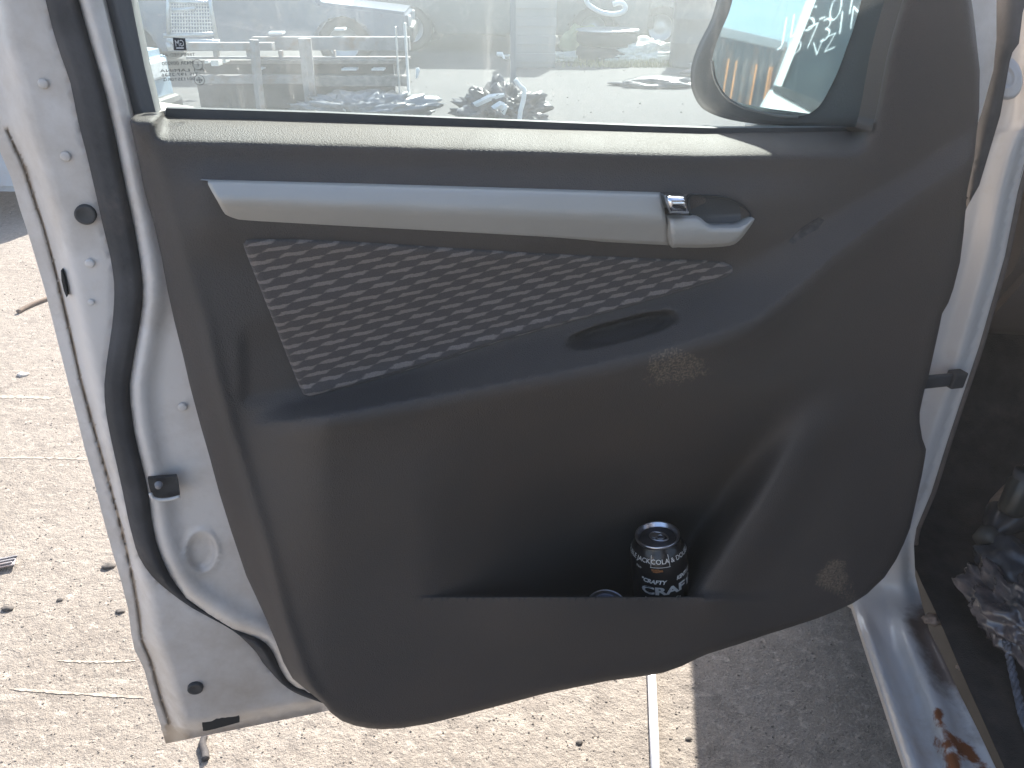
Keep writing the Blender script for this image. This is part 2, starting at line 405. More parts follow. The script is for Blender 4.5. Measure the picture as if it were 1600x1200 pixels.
def ground_mat():
    m = bpy.data.materials.new('gravel_ground'); m.use_nodes = True; N, L = nt(m); b = N['Principled BSDF']
    b.inputs['Roughness'].default_value = 0.9; b.inputs['Specular IOR Level'].default_value = 0.2
    tc = N.new('ShaderNodeTexCoord')
    def nz(sc, det=6, ro=0.6, vec=None):
        n = N.new('ShaderNodeTexNoise'); n.inputs['Scale'].default_value = sc; n.inputs['Detail'].default_value = det; n.inputs['Roughness'].default_value = ro
        L.new(vec if vec else tc.outputs['Object'], n.inputs['Vector']); return n.outputs['Fac']
    def mr(x, a, b_, c=0.0, d=1.0):
        r = N.new('ShaderNodeMapRange'); r.inputs['From Min'].default_value = a; r.inputs['From Max'].default_value = b_
        r.inputs['To Min'].default_value = c; r.inputs['To Max'].default_value = d; L.new(x, r.inputs['Value']); return r.outputs['Result']
    def mix(fac, A, B):
        x = N.new('ShaderNodeMix'); x.data_type = 'RGBA'
        if hasattr(A, 'links'): L.new(A, x.inputs['A'])
        else: x.inputs['A'].default_value = (*A, 1)
        if hasattr(B, 'links'): L.new(B, x.inputs['B'])
        else: x.inputs['B'].default_value = (*B, 1)
        L.new(fac, x.inputs['Factor']); return x.outputs['Result']
    c = mix(mr(nz(1.3), 0.35, 0.65), (0.205, 0.182, 0.157), (0.265, 0.238, 0.208))
    c = mix(mr(nz(14), 0.5, 0.75), c, (0.155, 0.137, 0.12))
    c = mix(mr(nz(45, 5, 0.7), 0.52, 0.66), c, (0.33, 0.295, 0.255))
    c = mix(mr(nz(230, 5, 0.75), 0.575, 0.64), c, (0.075, 0.066, 0.058))
    c = mix(mr(nz(420, 3, 0.6), 0.60, 0.68), c, (0.40, 0.37, 0.33))
    mp = N.new('ShaderNodeMapping'); mp.inputs['Scale'].default_value = (0.35, 3.0, 1); mp.inputs['Rotation'].default_value = (0, 0, R(4)); L.new(tc.outputs['Object'], mp.inputs['Vector'])
    c = mix(mr(nz(3.2, 7, 0.65, mp.outputs['Vector']), 0.60, 0.70, 0, 0.7), c, (0.34, 0.31, 0.27))
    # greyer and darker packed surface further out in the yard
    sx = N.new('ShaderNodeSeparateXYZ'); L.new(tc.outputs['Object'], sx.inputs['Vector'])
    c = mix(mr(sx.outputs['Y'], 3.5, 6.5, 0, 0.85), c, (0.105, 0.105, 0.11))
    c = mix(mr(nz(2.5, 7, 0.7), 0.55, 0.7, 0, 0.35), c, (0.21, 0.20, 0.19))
    L.new(c, b.inputs['Base Color'])
    ad = N.new('ShaderNodeMath'); ad.operation = 'ADD'; L.new(mr(nz(170, 5, 0.7), 0.3, 0.7), ad.inputs[0]); L.new(mr(nz(40, 5, 0.6), 0.3, 0.7, 0, 2.0), ad.inputs[1])
    bp = N.new('ShaderNodeBump'); bp.inputs['Strength'].default_value = 0.75; bp.inputs['Distance'].default_value = 0.0028
    L.new(ad.outputs[0], bp.inputs['Height']); L.new(bp.outputs['Normal'], b.inputs['Normal'])
    return m
GROUND = ground_mat()

# ---------------------------------------------------------------- measured curves (door)
seal_L = [(50, -80), (71, 0), (82, 45), (96, 90), (110, 130), (122, 190), (135, 240), (149, 300), (160, 350), (172, 400), (178, 440), (178, 475), (175, 510), (169, 550), (163, 600), (165, 640), (172, 680), (182, 725), (192, 770), (200, 810), (208, 842), (217, 870), (237, 900), (265, 925), (300, 950), (350, 977), (375, 994), (400, 1019), (410, 1035), (425, 1052), (440, 1068), (460, 1082), (482, 1091), (505, 1099)]
seal_R = [(103, -80), (122, 0), (133, 40), (143, 75), (165, 150), (182, 225), (197, 300), (207, 345), (217, 400), (222, 440), (222, 475), (217, 510), (210, 550), (202, 600), (203, 630), (209, 675), (217, 710), (226, 745), (232, 775), (236, 810), (242, 842), (252, 872), (265, 900), (290, 935), (325, 960), (362, 983), (400, 997), (415, 1006), (427, 1022), (437, 1045), (447, 1062), (460, 1073), (485, 1083), (507, 1097)]
trim_out = [(203, 190), (206, 185), (245, 183), (262, 184), (400, 187), (800, 199.5), (1100, 208.5), (1320, 206), (1362, 205), (1372, 160), (1385, 90), (1393, 58), (1410, 0), (1432, -80), (1500, -80), (1518, 0), (1521, 20), (1526, 65), (1531, 110), (1530, 170), (1522, 250), (1511, 300), (1506, 362), (1500, 410), (1490, 450), (1482, 473), (1472, 490), (1467, 515), (1457, 560), (1450, 592), (1446, 603), (1441, 625), (1437, 645), (1437, 660), (1441, 685), (1447, 702), (1446, 712), (1440, 745), (1430, 790), (1422, 825), (1412, 850), (1400, 875), (1382, 902), (1355, 928), (1332, 943), (1305, 955), (1275, 967), (1232, 981), (1200, 991), (1150, 1008), (1105, 1022), (1087, 1030), (1065, 1041), (1037, 1051), (1015, 1055), (950, 1064), (850, 1084), (800, 1097.5), (675, 1130), (625, 1138), (597, 1139.5), (575, 1138), (555, 1134), (535, 1127), (517, 1114), (505, 1099), (485, 1083), (457, 1060), (443, 1035), (432, 1005), (415, 965), (400, 932), (385, 900), (362, 832), (342, 768), (327, 712), (312, 660), (296, 600), (287, 560), (272, 500), (262, 455), (252, 400), (240, 348), (226, 300), (214, 240)]
flange = [(-60, -80), (-40, 60), (0, 237), (17, 277), (31, 326), (45, 368), (57, 408), (71, 456), (88, 525), (107, 600), (120, 650), (132, 700), (147, 752), (160, 805), (175, 860), (187, 900), (200, 950), (205, 990), (210, 1015), (225, 1045), (237, 1090), (250, 1130), (259, 1162)]
groove = [(-30, -80), (-5, 120), (12, 205), (28, 239), (40, 266), (52, 305), (68, 353), (82, 404), (93, 447), (109, 515), (128, 600), (150, 680), (170, 750), (190, 825), (207, 900), (216, 950), (222, 1000), (237, 1035), (250, 1085), (265, 1130), (270, 1180)]
ridge = [(-15, -80), (0, 0), (11, 75), (32, 130), (50, 210), (65, 260), (80, 310), (95, 350), (112, 430), (127, 500), (148, 600), (168, 700), (190, 800), (210, 880), (229, 930), (244, 1000), (262, 1050), (280, 1110), (292, 1170)]
sw = lambda C: [(v, u) for u, v in C]
fl_x, gr_x, ri_x, sl_x, sr_x = map(sw, (flange, groove, ridge, seal_L, seal_R))
belt = [(203, 185), (245, 183), (262, 184), (400, 187), (800, 199.5), (1100, 208.5), (1320, 206), (1400, 200)]
crease = sw([(236, 205), (262, 300), (290, 400), (318, 500), (333, 580), (352, 650), (385, 760), (415, 860), (440, 960), (470, 1050), (512, 1120)])
armL = [(380, 667), (500, 651), (560, 641), (650, 624), (760, 604), (860, 584), (960, 563), (1050, 541), (1120, 521), (1180, 497), (1240, 452), (1300, 400), (1400, 325), (1520, 245)]
fabB = [(380, 640), (470, 622), (640, 580), (800, 530), (960, 487), (1080, 450), (1147, 420), (1240, 370), (1300, 335), (1400, 280), (1520, 200)]
fab_out = spline([(381, 392), (381, 378), (395, 372), (520, 374), (800, 391), (1000, 401), (1110, 405), (1140, 411), (1147, 421), (1138, 433), (1080, 452), (960, 487), (800, 530), (640, 580), (500, 618), (478, 619), (466, 605), (430, 515)], True, 4)
slot_c = (972, 517); slot_a = R(-14.5)

TR = trim_out
def trim_h(u, v):
    h = 0.0
    yt = interp(belt, u); t = v - yt
    w = sm(236, 262, u) * (1 - sm(1325, 1365, u))
    led = -0.055 * max(0.0, 1 - t / 40.0) ** 1.55
    h += led * w
    h += 0.010 * sm(60, 110, t) * (1 - sm(150, 240, t)) * sm(250, 340, u) * (1 - sm(1150, 1350, u))
    # left edge falls back past the crease
    cx = interp(crease, v)
    h -= 0.022 * max(0.0, min(1.0, (cx - u) / 60.0)) * sm(200, 260, v)
    h += 0.004 * math.exp(-((u - cx - 6) / 9.0) ** 2) * sm(420, 600, v)
    # armrest
    ya = interp(armL, u); yf = interp(fabB, u)
    amp = 0.050 * sm(370, 520, u) * (1 - 0.72 * sm(1100, 1450, u))
    amp = max(amp, 0.0)
    if v < ya:
        h += amp * max(0.0, (v - yf) / max(6.0, ya - yf)) ** 1.15 if v > yf else 0
        if yf - 150 < v <= yf: h -= 0.006 * sm(yf - 150, yf - 80, v) * (1 - sm(yf - 20, yf, v)) * sm(370, 390, u) * (1 - sm(1120, 1180, u))
    else:
        q = v - ya
        h += amp * (1.0 + 0.06 * math.sin(min(q, 34) / 34 * math.pi) - 0.22 * sm(8, 90, q) - 0.45 * sm(40, 300, q))
    # pull cup in the armrest
    dx, dy = u - slot_c[0], v - slot_c[1]
    ca, sa = math.cos(slot_a), math.sin(slot_a)
    a, b = dx * ca + dy * sa, -dx * sa + dy * ca
    e = (abs(a) / 90.0) ** 3 + (abs(b + 1) / 17.0) ** 2.4
    h -= 0.020 * (1 - sm(0.35, 1.2, e))
    # map pocket
    xr = 1085 + (935 - v) * 0.64
    pm = sm(640, 965, u) * (1 - sm(xr - 70, xr + 6, u)) * sm(590, 845, v)
    lipv = 932.5
    if v < lipv: h -= 0.110 * pm
    h += 0.010 * math.exp(-((u - xr - 30) / 40.0) ** 2) * sm(600, 680, v) * (1 - sm(930, 990, v))
    if v >= lipv: h += 0.012 * sm(700, 900, u) * (1 - sm(1050, 1240, u)) * (1 - sm(940, 1060, v))
    # rolled edge
    if t > 20 or u > 1365 or u < 240:
        d = pdist((u, v), TR) if (u < cx + 60 or u > 1380 or v > 900 or u < 300 or (u > 1330 and v < 230)) else 99
        if d < 13: h -= 0.012 * (1 - math.sqrt(max(0, 1 - (1 - d / 13.0) ** 2)))
    return h
def trim_pt(u, v): return door(u, v, trim_h(u, v))

# ================================================================ PICKUP
truck = empty('pickup_truck', Vector((0.9, -0.2, 0)), 'white pickup with its front passenger door swung open, black door trim facing the camera', 'pickup')
def scuff_mask(u, v):
    nz_ = noise.noise(Vector((u/26.0, v/20.0, 3.0))) * 0.55 + noise.noise(Vector((u/11.0, v/9.0, 8.0))) * 0.3
    def blob(cx, cy, a, b, w=1.0): return w * max(0.0, min(0.62, 1 - ((u-cx)/a)**2 - ((v-cy)/b)**2 + nz_))
    return max(blob(1060, 574, 70, 36, 0.78), blob(1035, 592, 60, 26, 0.6), blob(1300, 900, 36, 34, 0.85), blob(1318, 925, 26, 30, 0.7), blob(725, 625, 40, 16, 0.35), blob(860, 620, 60, 22, 0.38), blob(790, 965, 90, 30, 0.30), blob(700, 640, 250, 22, 0.2)) - 0.12
trim = field('door_trim', trim_out, trim_pt, PLASTIC, truck, step=8, thick=0.022, cap=False,
      lines=[[(640, 931.6), (1095, 931.6)], [(640, 933.4), (1095, 933.4)]] + [[(u, interp(armL, u)) for u in range(385, 1500, 15)]] + [[(u, interp(belt, u) + k) for u in range(265, 1330, 8)] for k in (6, 12, 17, 21, 24, 27, 30, 33, 37, 42)] + [[(slot_c[0] + k*(90*abs(math.cos(t))**0.67*(1 if math.cos(t) > 0 else -1)*math.cos(slot_a) - 19*abs(math.sin(t))**0.83*(1 if math.sin(t) > 0 else -1)*math.sin(slot_a)), slot_c[1] + k*(90*abs(math.cos(t))**0.67*(1 if math.cos(t) > 0 else -1)*math.sin(slot_a) + 19*abs(math.sin(t))**0.83*(1 if math.sin(t) > 0 else -1)*math.cos(slot_a))) for t in [i*math.pi/40 for i in range(81)]] for k in (0.6, 0.75, 0.88, 1.0, 1.1)],
      attr={'scuff': scuff_mask})
trim['label'] = 'black moulded door trim with armrest and map pocket'

# painted inner shell of the door
trim_left = [(203, 190), (214, 240), (226, 300), (240, 348), (252, 400), (262, 455), (272, 500), (287, 560), (296, 600), (312, 660), (327, 712), (342, 768), (362, 832), (385, 900), (400, 932), (415, 965), (432, 1005), (443, 1035), (457, 1060), (485, 1083), (505, 1099)]
shell_out = flange + [(515, 1110), (700, 1085), (1000, 1030), (1180, 985), (1330, 930), (1405, 845), (1432, 750), (1425, 650), (1450, 560), (1485, 450), (1502, 300), (1525, 200), (1534, 175), (1541, 150), (1552, 110), (1557, 60), (1557, 0), (1556, -80), (1480, -80), (1480, 120), (1440, 230), (1300, 235), (800, 228), (400, 216), (245, 210), (222, 215), (212, 200), (204, 184), (186, 108), (160, 0), (142, -80)]
def shell_pt(u, v):
    f_, g_, r_ = interp(fl_x, v), interp(gr_x, v), interp(ri_x, v); s_ = interp(sl_x, v); e_ = interp(sr_x, v)
    if v > 1162: f_ = interp(fl_x, 1162)
    if u < g_: h = -0.070 + 0.004 * sm(f_, g_, u)
    elif u < r_ + 8: h = lerp(-0.066, -0.036, sm(g_ - 4, r_ + 8, u))
    elif u < s_: h = -0.036
    elif u < e_: h = -0.037
    else:
        q = u - e_
        if v > 820 and q < 90: q = min(q, pdist((u, v), seal_R, False))
        h = -0.036 + 0.004 * sm(0, 4, q) + 0.006 * sm(0, 9, q) + 0.003 * math.sin(min(q, 34) / 34 * math.pi) - 0.006 * sm(18, 50, q)
        h -= 0.112 * sm(60, 110, u - interp(sw(trim_left), v)) * (1 - sm(1240, 1300, u))
    h -= 0.005 * math.exp(-((u - g_) / 2.6) ** 2) * (v > 200)
    # bottom hem
    if v > 1040 and u < 520:
        yb = 1162 + (u - 259) * (-0.203); q = yb - v
        h -= 0.016 * (1 - sm(10, 24, q))
    if u > 1300: h = -0.030
    # dents and pressed oval
    e = math.hypot((u - 315) / 26.0, (v - 862) / 34.0)
    h -= 0.0035 * (1 - sm(0.62, 0.85, e))
    h += 0.0018 * math.exp(-((e - 0.98) / 0.13) ** 2)
    return door(u, v, h)
def grime(u, v):
    g = 0.45 * (1 - sm(0, 60, abs(u - interp(gr_x, v)))) if u < 300 else 0
    g += 0.35 * sm(1000, 1150, v) * (1 if u < 560 else 0)
    yb = 1162 + (u - 259) * (-0.203)
    g += 0.5 * (1 - sm(0, 26, abs(yb - v))) * (u < 560)
    g += 1.1 * (1 - sm(0, 4.0, abs(u - interp(gr_x, v)))) * (v > 200)
    return g - 0.12
shell = field('door_shell', shell_out, shell_pt, WHITE, truck, step=9, thick=0.135, rings=(4,), bstep=6,
      lines=[groove[2:-1], [(u + 3, v) for u, v in groove[2:-1]], [(u - 3, v) for u, v in groove[2:-1]], [(u + 7, v) for u, v in groove[2:-1]], [(u - 7, v) for u, v in groove[2:-1]], seal_L[1:-2], seal_R[1:-2], [(u+6, v) for u, v in seal_R[1:18]], [(u+16, v) for u, v in seal_R[1:18]]]
      + [[(315 + 26*k*math.cos(a*math.pi/12), 862 + 34*k*math.sin(a*math.pi/12)) for a in range(25)] for k in (0.6, 0.75, 0.9, 1.0, 1.12)], attr={'grime': grime})
shell['label'] = 'white painted inner door shell with dirty hem'
# weather seal
def seal_pt(u, v, t):
    return door(u, v, -0.036 + 0.015 * math.sin(math.pi * t) ** 0.45)
sealo = spline(seal_L, False, 2) + spline(seal_R, False, 2)[::-1]
sealo = [(u + (0.0), v) for u, v in sealo]
seal_c = sealo
seal = field('weather_seal', sealo, lambda u, v: door(u, v, -0.0335 + 0.0090 * sm(0, 14, pdist((u, v), seal_c)) ** 0.6 + 0.0015 * math.exp(-((interp(sr_x, v) - u - 11) / 3.0) ** 2)), RUBBER, truck, step=7, thick=0.012, rings=(2, 5, 9, 14))

# plugs, dimples, slots on the shell (all fixed to it)
def door_disc(name, u, v, rpx, h0, m, parent, prof=None, squash=1.0, seg=32, dn=None):
    c = door(u, v, h0); rad = rpx / F * (c - CAM).dot(Vector((0, CP, -SP)))
    bm = bmesh.new()
    prof = prof or [(0, 0.2), (0.75, 0.2), (0.9, 0.12), (1.0, -0.1), (1.0, -0.4)]
    bm_lathe(bm, [(a * rad, b * rad) for a, b in prof], c, dn if dn is not None else -DN, seg, DE)
    return from_bm(name, bm, m, parent, True)
for (u, v, r_) in ((133, 336, 15.5), (305, 1077, 11.5)):
    door_disc('plug', u, v, r_, -0.0325, mat('plug_rubber', (0.045, 0.043, 0.043), 0.6, var=0.3, vscale=80), shell,
              [(0, 0.02), (0.55, 0.02), (0.68, 0.06), (0.9, 0.10), (1.0, 0.02), (1.0, -0.5)])
for (u, v, r_) in ((67, 131, 7), (102, 245, 7), (140, 412, 6.5), (142, 473, 4.5), (285, 637, 6.5)):
    hh = -0.0335 if u < 200 else -0.0295
    door_disc('dimple', u, v, r_, hh, WHITE, shell, [(0, 0.16), (0.5, 0.15), (0.85, 0.08), (1.0, 0.0), (1.1, -0.3)])
def px_prism(name, poly, h0, thick, m, parent, rings=(1.5,), step=6, base=door, relief=None):
    return field(name, poly, (lambda u, v: base(u, v, h0 + (relief(u, v) if relief else 0))), m, parent, step=step, thick=thick, rings=rings, bstep=3)
px_prism('drain_slot', spline([(320, 1124), (367, 1113), (373, 1117), (374, 1127), (369, 1130), (322, 1142), (317, 1138), (316, 1128)], True, 3), -0.042, 0.02, BLACK, shell, relief=lambda u, v: 0.0035)
px_prism('latch_opening', spline([(231, 750), (235, 748), (270, 745), (276, 747), (280, 770), (279, 777), (262, 779), (240, 776), (235, 768)], True, 3), -0.0175, 0.004, mat('latch_black', (0.03, 0.03, 0.032), 0.5, var=0.4, vscale=60), shell)
bm = bmesh.new(); bm_tube(bm, [door(u, v, -0.012) for u, v in spline([(235, 771), (239, 778), (250, 781), (265, 780), (281, 776)], False, 4)], 0.0016)
from_bm('latch_lip', bm, WHITE, shell, True)
bm = bmesh.new(); bm_lathe(bm, [(0, 0.004), (0.0025, 0.004), (0.0035, 0.0)], door(248, 757, -0.0125), -DN, 16)
from_bm('screw', bm, STEEL, shell, True)
px_prism('paint_chip', [(95, 423), (97, 424), (102, 445), (105, 463), (104, 465), (100, 455), (96, 438)], -0.046, 0.01, BLACK, shell, rings=())

# window frame, moulding, glass
frameL = [(142, -80), (160, 0), (186, 108), (205, 184.5), (245, 182.5), (226, 105), (205, 0), (190, -80)]
field('window_frame', frameL, lambda u, v: door(u, v, -0.044 + 0.006 * math.sin(math.pi * sm(0, 42, u - interp(sw([(142, -80), (160, 0), (186, 108), (205, 184.5)]), v)))), FRAMEB, truck, step=7, thick=0.03, rings=(2, 5))
px_prism('belt_moulding', [(259, 169.5), (262, 169), (500, 176), (800, 188.5), (1000, 196.5), (1110, 200), (1310, 199), (1330, 200), (1340, 208), (1320, 208), (1100, 210), (800, 201), (400, 189), (262, 186), (259, 183)], -0.057, 0.008, MOULD, truck, relief=lambda u, v: 0.0)
px_prism('seal_gap', [(243, 183), (246, 176), (260, 172), (262, 184)], -0.058, 0.008, WHITE, truck)
FP = [door(178, -60, -0.055), door(165, -85, -0.055) + UP*0.16 + DE*0.03, door(165, -85, -0.055) + UP*0.31 + DE*0.08, door(165, -85, -0.055) + UP*0.37 + DE*0.17, door(165, -85, -0.055) + UP*0.385 + DE*0.33, door(165, -85, -0.055) + UP*0.33 + DE*0.50, door(1480, -60, -0.055)]
def proj(P):
    q = P - CAM; w = (q.x, q.y*CP - q.z*SP, -q.y*SP - q.z*CP); return (800 + F*w[0]/w[1], 600 + F*w[2]/w[1])
bm = bmesh.new(); bm_tube(bm, [P - UP*0.004 for P in map(Vector, spline([tuple(P) for P in FP], False, 6))], 0.026, 12); from_bm('upper_frame', bm, BODYW, truck, True)
bm = bmesh.new(); bm_tube(bm, [P + (Vector((0, 0, 1.0)) - P + Vector((0, 0, P.z - 1.0)))*0.0 - DN*0.012 - (P - sum(FP, Vector())/7).normalized()*0.014 for P in map(Vector, spline([tuple(P) for P in FP], False, 6))], 0.017, 10); from_bm('frame_rubber', bm, RUBBER, truck, True)
gl = field('window_glass', [(225, 197), (170, -85)] + [proj(P) for P in FP[1:6]] + [(1450, -85), (1430, 215)], lambda u, v: door(u, v, -0.067), GLASS, truck, step=200, thick=0.004, rings=(), bstep=300, smooth=False)
gl['label'] = 'dusty door window with printed maker mark and specks of dirt'
INK = mat('glass_ink', (0.035, 0.04, 0.045), 0.6)
def glass_text(txt, u, v, hpx, m, wpx=None, shear=0, name='glass_print'):
    c = door(u, v, -0.0655); s = hpx / F * (c - CAM).dot(Vector((0, CP, -SP)))
    me = text_mesh(txt, s * 1.35, 0.0, 'CENTER', shear)
    if wpx:
        xs = [v_.co.x for v_ in me.vertices]; k = (wpx / F * (c - CAM).dot(Vector((0, CP, -SP)))) / max(1e-6, max(xs) - min(xs))
        me.transform(Matrix.Diagonal((k, 1, 1, 1)))
    # printed on the outside: reads mirrored from in here
    M = Matrix((( -DE.x, 0, -DN.x, c.x), (-DE.y, 0, -DN.y, c.y), (0, 1, 0, c.z), (0, 0, 0, 1)))
    me.transform(M)
    return link(name, me, m, gl)
px_prism('maker_mark', [(270, 58.5), (289.5, 60), (291.5, 79), (272, 78.5)], -0.0662, 0.0004, INK, gl, rings=(), step=50)
glass_text('GM', 280.5, 68, 10, PLASW, 12.5, name='mark_letters')
px_prism('mark_bar', [(275.5, 74), (287, 74), (287, 76), (275.5, 76)], -0.0650, 0.0002, PLASW, gl, rings=(), step=50)
for txt, u, v, hp, wp in (('TEMPERED AS2', 277, 86, 5, 52), ('M43R 009200', 278, 99, 5.5, 46), ('A-1 LAMINA', 285, 110, 4.2, 66), ('TIS 197-2536', 281, 116.5, 4.2, 54), ('001135T0RG', 280, 124, 4.5, 46)):
    glass_text(txt, u, v, hp, INK, wp)
glass_text('E', 309, 101, 5.5, INK)
for (u, v, r_) in ((309, 101, 7.5), (311.5, 125, 7.5)):
    bm = bmesh.new(); c = door(u, v, -0.0655); k = (c - CAM).dot(Vector((0, CP, -SP))) / F
    bm_tube(bm, [c + (DE * math.cos(a * math.pi / 16) + UP * math.sin(a * math.pi / 16)) * r_ * k for a in range(33)], 0.00022, 4, False)
    if v > 110:
        for dx, dy in ((1, 0), (0, 1)): bm_tube(bm, [c - (DE*dx + UP*dy) * 4.5 * k, c + (DE*dx + UP*dy) * 4.5 * k], 0.0003, 4)
        bm_tube(bm, [c + (DE * math.cos(a * math.pi / 2) + UP * math.sin(a * math.pi / 2)) * 4.5 * k for a in range(5)], 0.00022, 4, False)
    from_bm('approval_ring', bm, INK, gl)

# silver strip, handle
def strip_mid(u): return lerp(300, 338, (u - 325) / 720)
def silver_h(u, v):
    t0 = interp([(325, 282), (1035, 303)], u); t1 = interp([(345, 345), (1045, 383)], u)
    t = (v - t0) / (t1 - t0)
    return 0.008 + interp([(-0.1, 0.0), (0.05, 0.007), (0.42, 0.0125), (0.55, 0.012), (0.95, 0.002), (1.1, -0.003)], t)
sil = spline([(326, 290), (326, 283), (334, 281.5), (600, 288), (900, 297), (1030, 301), (1035, 304), (1040, 340), (1045, 377), (1043, 382.5), (1030, 382.5), (700, 365), (480, 354), (385, 348), (366, 344), (352, 335), (340, 315)], True, 4)
field('trim_strip', sil, lambda u, v: door(u, v, silver_h(u, v) - 0.003 * (1 - sm(0, 4, pdist((u, v), sil)))), SILVER, truck, step=8, thick=0.012, rings=(1.5, 4, 7))
fab = field('fabric_insert', fab_out, lambda u, v: door(u, v, trim_h(u, v) + 0.0042 - 0.006 * (1 - sm(0, 6, pdist((u, v), fab_out)))), FABRIC, truck, step=9, thick=0.006, rings=(2, 4, 7))
fab['label'] = 'grey woven insert with lighter lozenge pattern'
cup_out = spline([(1078, 306), (1110, 306), (1140, 310), (1160, 320), (1174, 334), (1170, 342), (1150, 352), (1120, 356), (1090, 352), (1078, 335)], True, 4)
field('handle_cup', cup_out, lambda u, v: door(u, v, 0.012 - 0.030 * sm(0, 14, pdist((u, v), cup_out))), DARKCUP, truck, step=6, thick=0.004, rings=(2, 5, 8))
bez = spline([(1043, 341), (1046, 338), (1080, 337.5), (1092, 339), (1101, 346), (1110, 352), (1125, 353), (1150, 352.5), (1160, 349), (1172, 341), (1178, 341), (1178, 345), (1168, 360), (1155, 376), (1140, 384), (1100, 387), (1060, 386.5), (1048, 383)], True, 3)
field('handle_bezel', bez, lambda u, v: door(u, v, 0.019 + 0.004 * math.sin(max(0, min(1, (v - 338) / 46)) * math.pi) - 0.006 * (1 - sm(0, 5, pdist((u, v), bez)))), SILVER, truck, step=6, thick=0.012, rings=(1.5, 3, 5))
lev = spline([(1040, 308), (1043, 305), (1068, 305.5), (1071.5, 308), (1076, 330), (1074, 333.5), (1050, 333), (1046, 331)], True, 3)
field('door_handle', lev, lambda u, v: door(u, v, 0.022 + 0.008 * math.sin(max(0, min(1, (v - 300) / 40)) * math.pi) ** 0.7 - 0.004 * (1 - sm(0, 4, pdist((u, v), lev)))), CHROME, truck, step=5, thick=0.010, rings=(1.5, 3))
# worn sticker remains on the trim, right of the handle
stk = [(1232, 378), (1246, 362), (1262, 350), (1280, 340), (1288, 344), (1278, 358), (1262, 366), (1250, 374), (1238, 382)]
field('worn_patch', stk, lambda u, v: door(u, v, trim_h(u, v) + 0.0008), mat('worn_patch_mat', (0.060, 0.050, 0.046), 0.7, var=0.4, vscale=120), trim, step=6, thick=0.001, rings=())

# ---------------------------------------------------------------- side mirror (outside the glass)
MC_PX = (1232, 85)
mz = 0.80
mcen = CAM + ray(*MC_PX) * mz
vin = ray(*MC_PX).normalized()
az_in = math.atan2(vin.x, vin.y)
az_n = az_in + math.pi + R(9.0); el_n = R(5.0)
MN = Vector((math.sin(az_n) * math.cos(el_n), math.cos(az_n) * math.cos(el_n), math.sin(el_n)))
mk = MN.dot(mcen - CAM)
def mir(u, v, off=0.0): return on_plane(u, v, MN, mk + off)
def refl(u, v):
    p = mir(u, v); d = ray(u, v).normalized(); return p, d - 2 * d.dot(MN) * MN
mg = spline([(1168, -70), (1150, -20), (1139, 20), (1124, 55), (1113, 92), (1116, 121), (1127, 144), (1140, 157), (1161, 168), (1190, 175), (1217, 180), (1247, 182), (1267, 176), (1283, 162), (1296, 139), (1310, 110), (1323, 74), (1334, 43), (1346, 0), (1358, -50), (1350, -75), (1250, -90)], True, 3)
mh = spline([(1150, -90), (1128, -30), (1112, 28), (1092, 68), (1081, 100), (1079, 126), (1082, 143), (1091, 162), (1106, 175), (1140, 187), (1195, 195.5), (1240, 199), (1300, 200), (1360, 200), (1374, 160), (1386, 90), (1396, 50), (1404, 10), (1412, -40), (1420, -90), (1250, -110)], True, 3)
DARKH = mat('mirror_housing', (0.085, 0.088, 0.095), 0.5, var=0.1, vscale=15, bump=0.2, bscale=500)
mirror = field('side_mirror', mh, lambda u, v: mir(u, v, 0.004 * (1 - 0) - 0.012 * (1 - sm(0, 10, pdist((u, v), mh)))), DARKH, truck, step=9, thick=0.09, tdir=-MN, rings=(2, 5, 9))
mirror['label'] = 'folded door mirror with dark grey housing'
field('mirror_glass', mg, lambda u, v: mir(u, v, 0.008), MIRROR, mirror, step=60, thick=0.003, tdir=-MN, rings=(), bstep=4, smooth=False)
bm = bmesh.new(); bm_tube(bm, [mir(u, v, 0.010) for u, v in spline([(1112, 95), (1116, 122), (1128, 145), (1142, 158), (1163, 169), (1192, 176), (1217, 181), (1247, 183)], False, 3)], 0.0012, 6)
from_bm('glass_rim', bm, mat('rim_dust', (0.22, 0.21, 0.2), 0.6), mirror, True)

# ---------------------------------------------------------------- body: hinge pillar and sill
C0 = 0.93
def pil_k(u, v, off=0.0):
    d = ray(u, v); return (C0 - off) / CC.dot(d)
def sil_k(u, v, z): d = ray(u, v); return (H - z) / (-d.z)
pr = [(1622, 200), (1606, 240), (1590, 300), (1570, 400), (1553, 460), (1530, 540), (1510, 600), (1480, 690), (1455, 770), (1432, 825), (1428, 850), (1430, 900), (1441, 945), (1452, 985), (1475, 1030), (1500, 1085), (1530, 1145), (1556, 1200), (1590, 1270)]
po = [(1460, 220), (1440, 400), (1400, 600), (1380, 740), (1370, 830), (1330, 900), (1318, 935), (1332, 944), (1350, 1000), (1383, 1100), (1416, 1200), (1440, 1270)]
chn = sw([(1345, 930), (1362, 985), (1402, 1090), (1442, 1200), (1468, 1270)])
rid = sw([(1398, 930), (1418, 1010), (1452, 1090), (1488, 1200), (1512, 1270)])
outx = sw([(1318, 930), (1332, 944), (1350, 1000), (1383, 1100), (1416, 1200), (1440, 1270)])
prx = sw(pr)
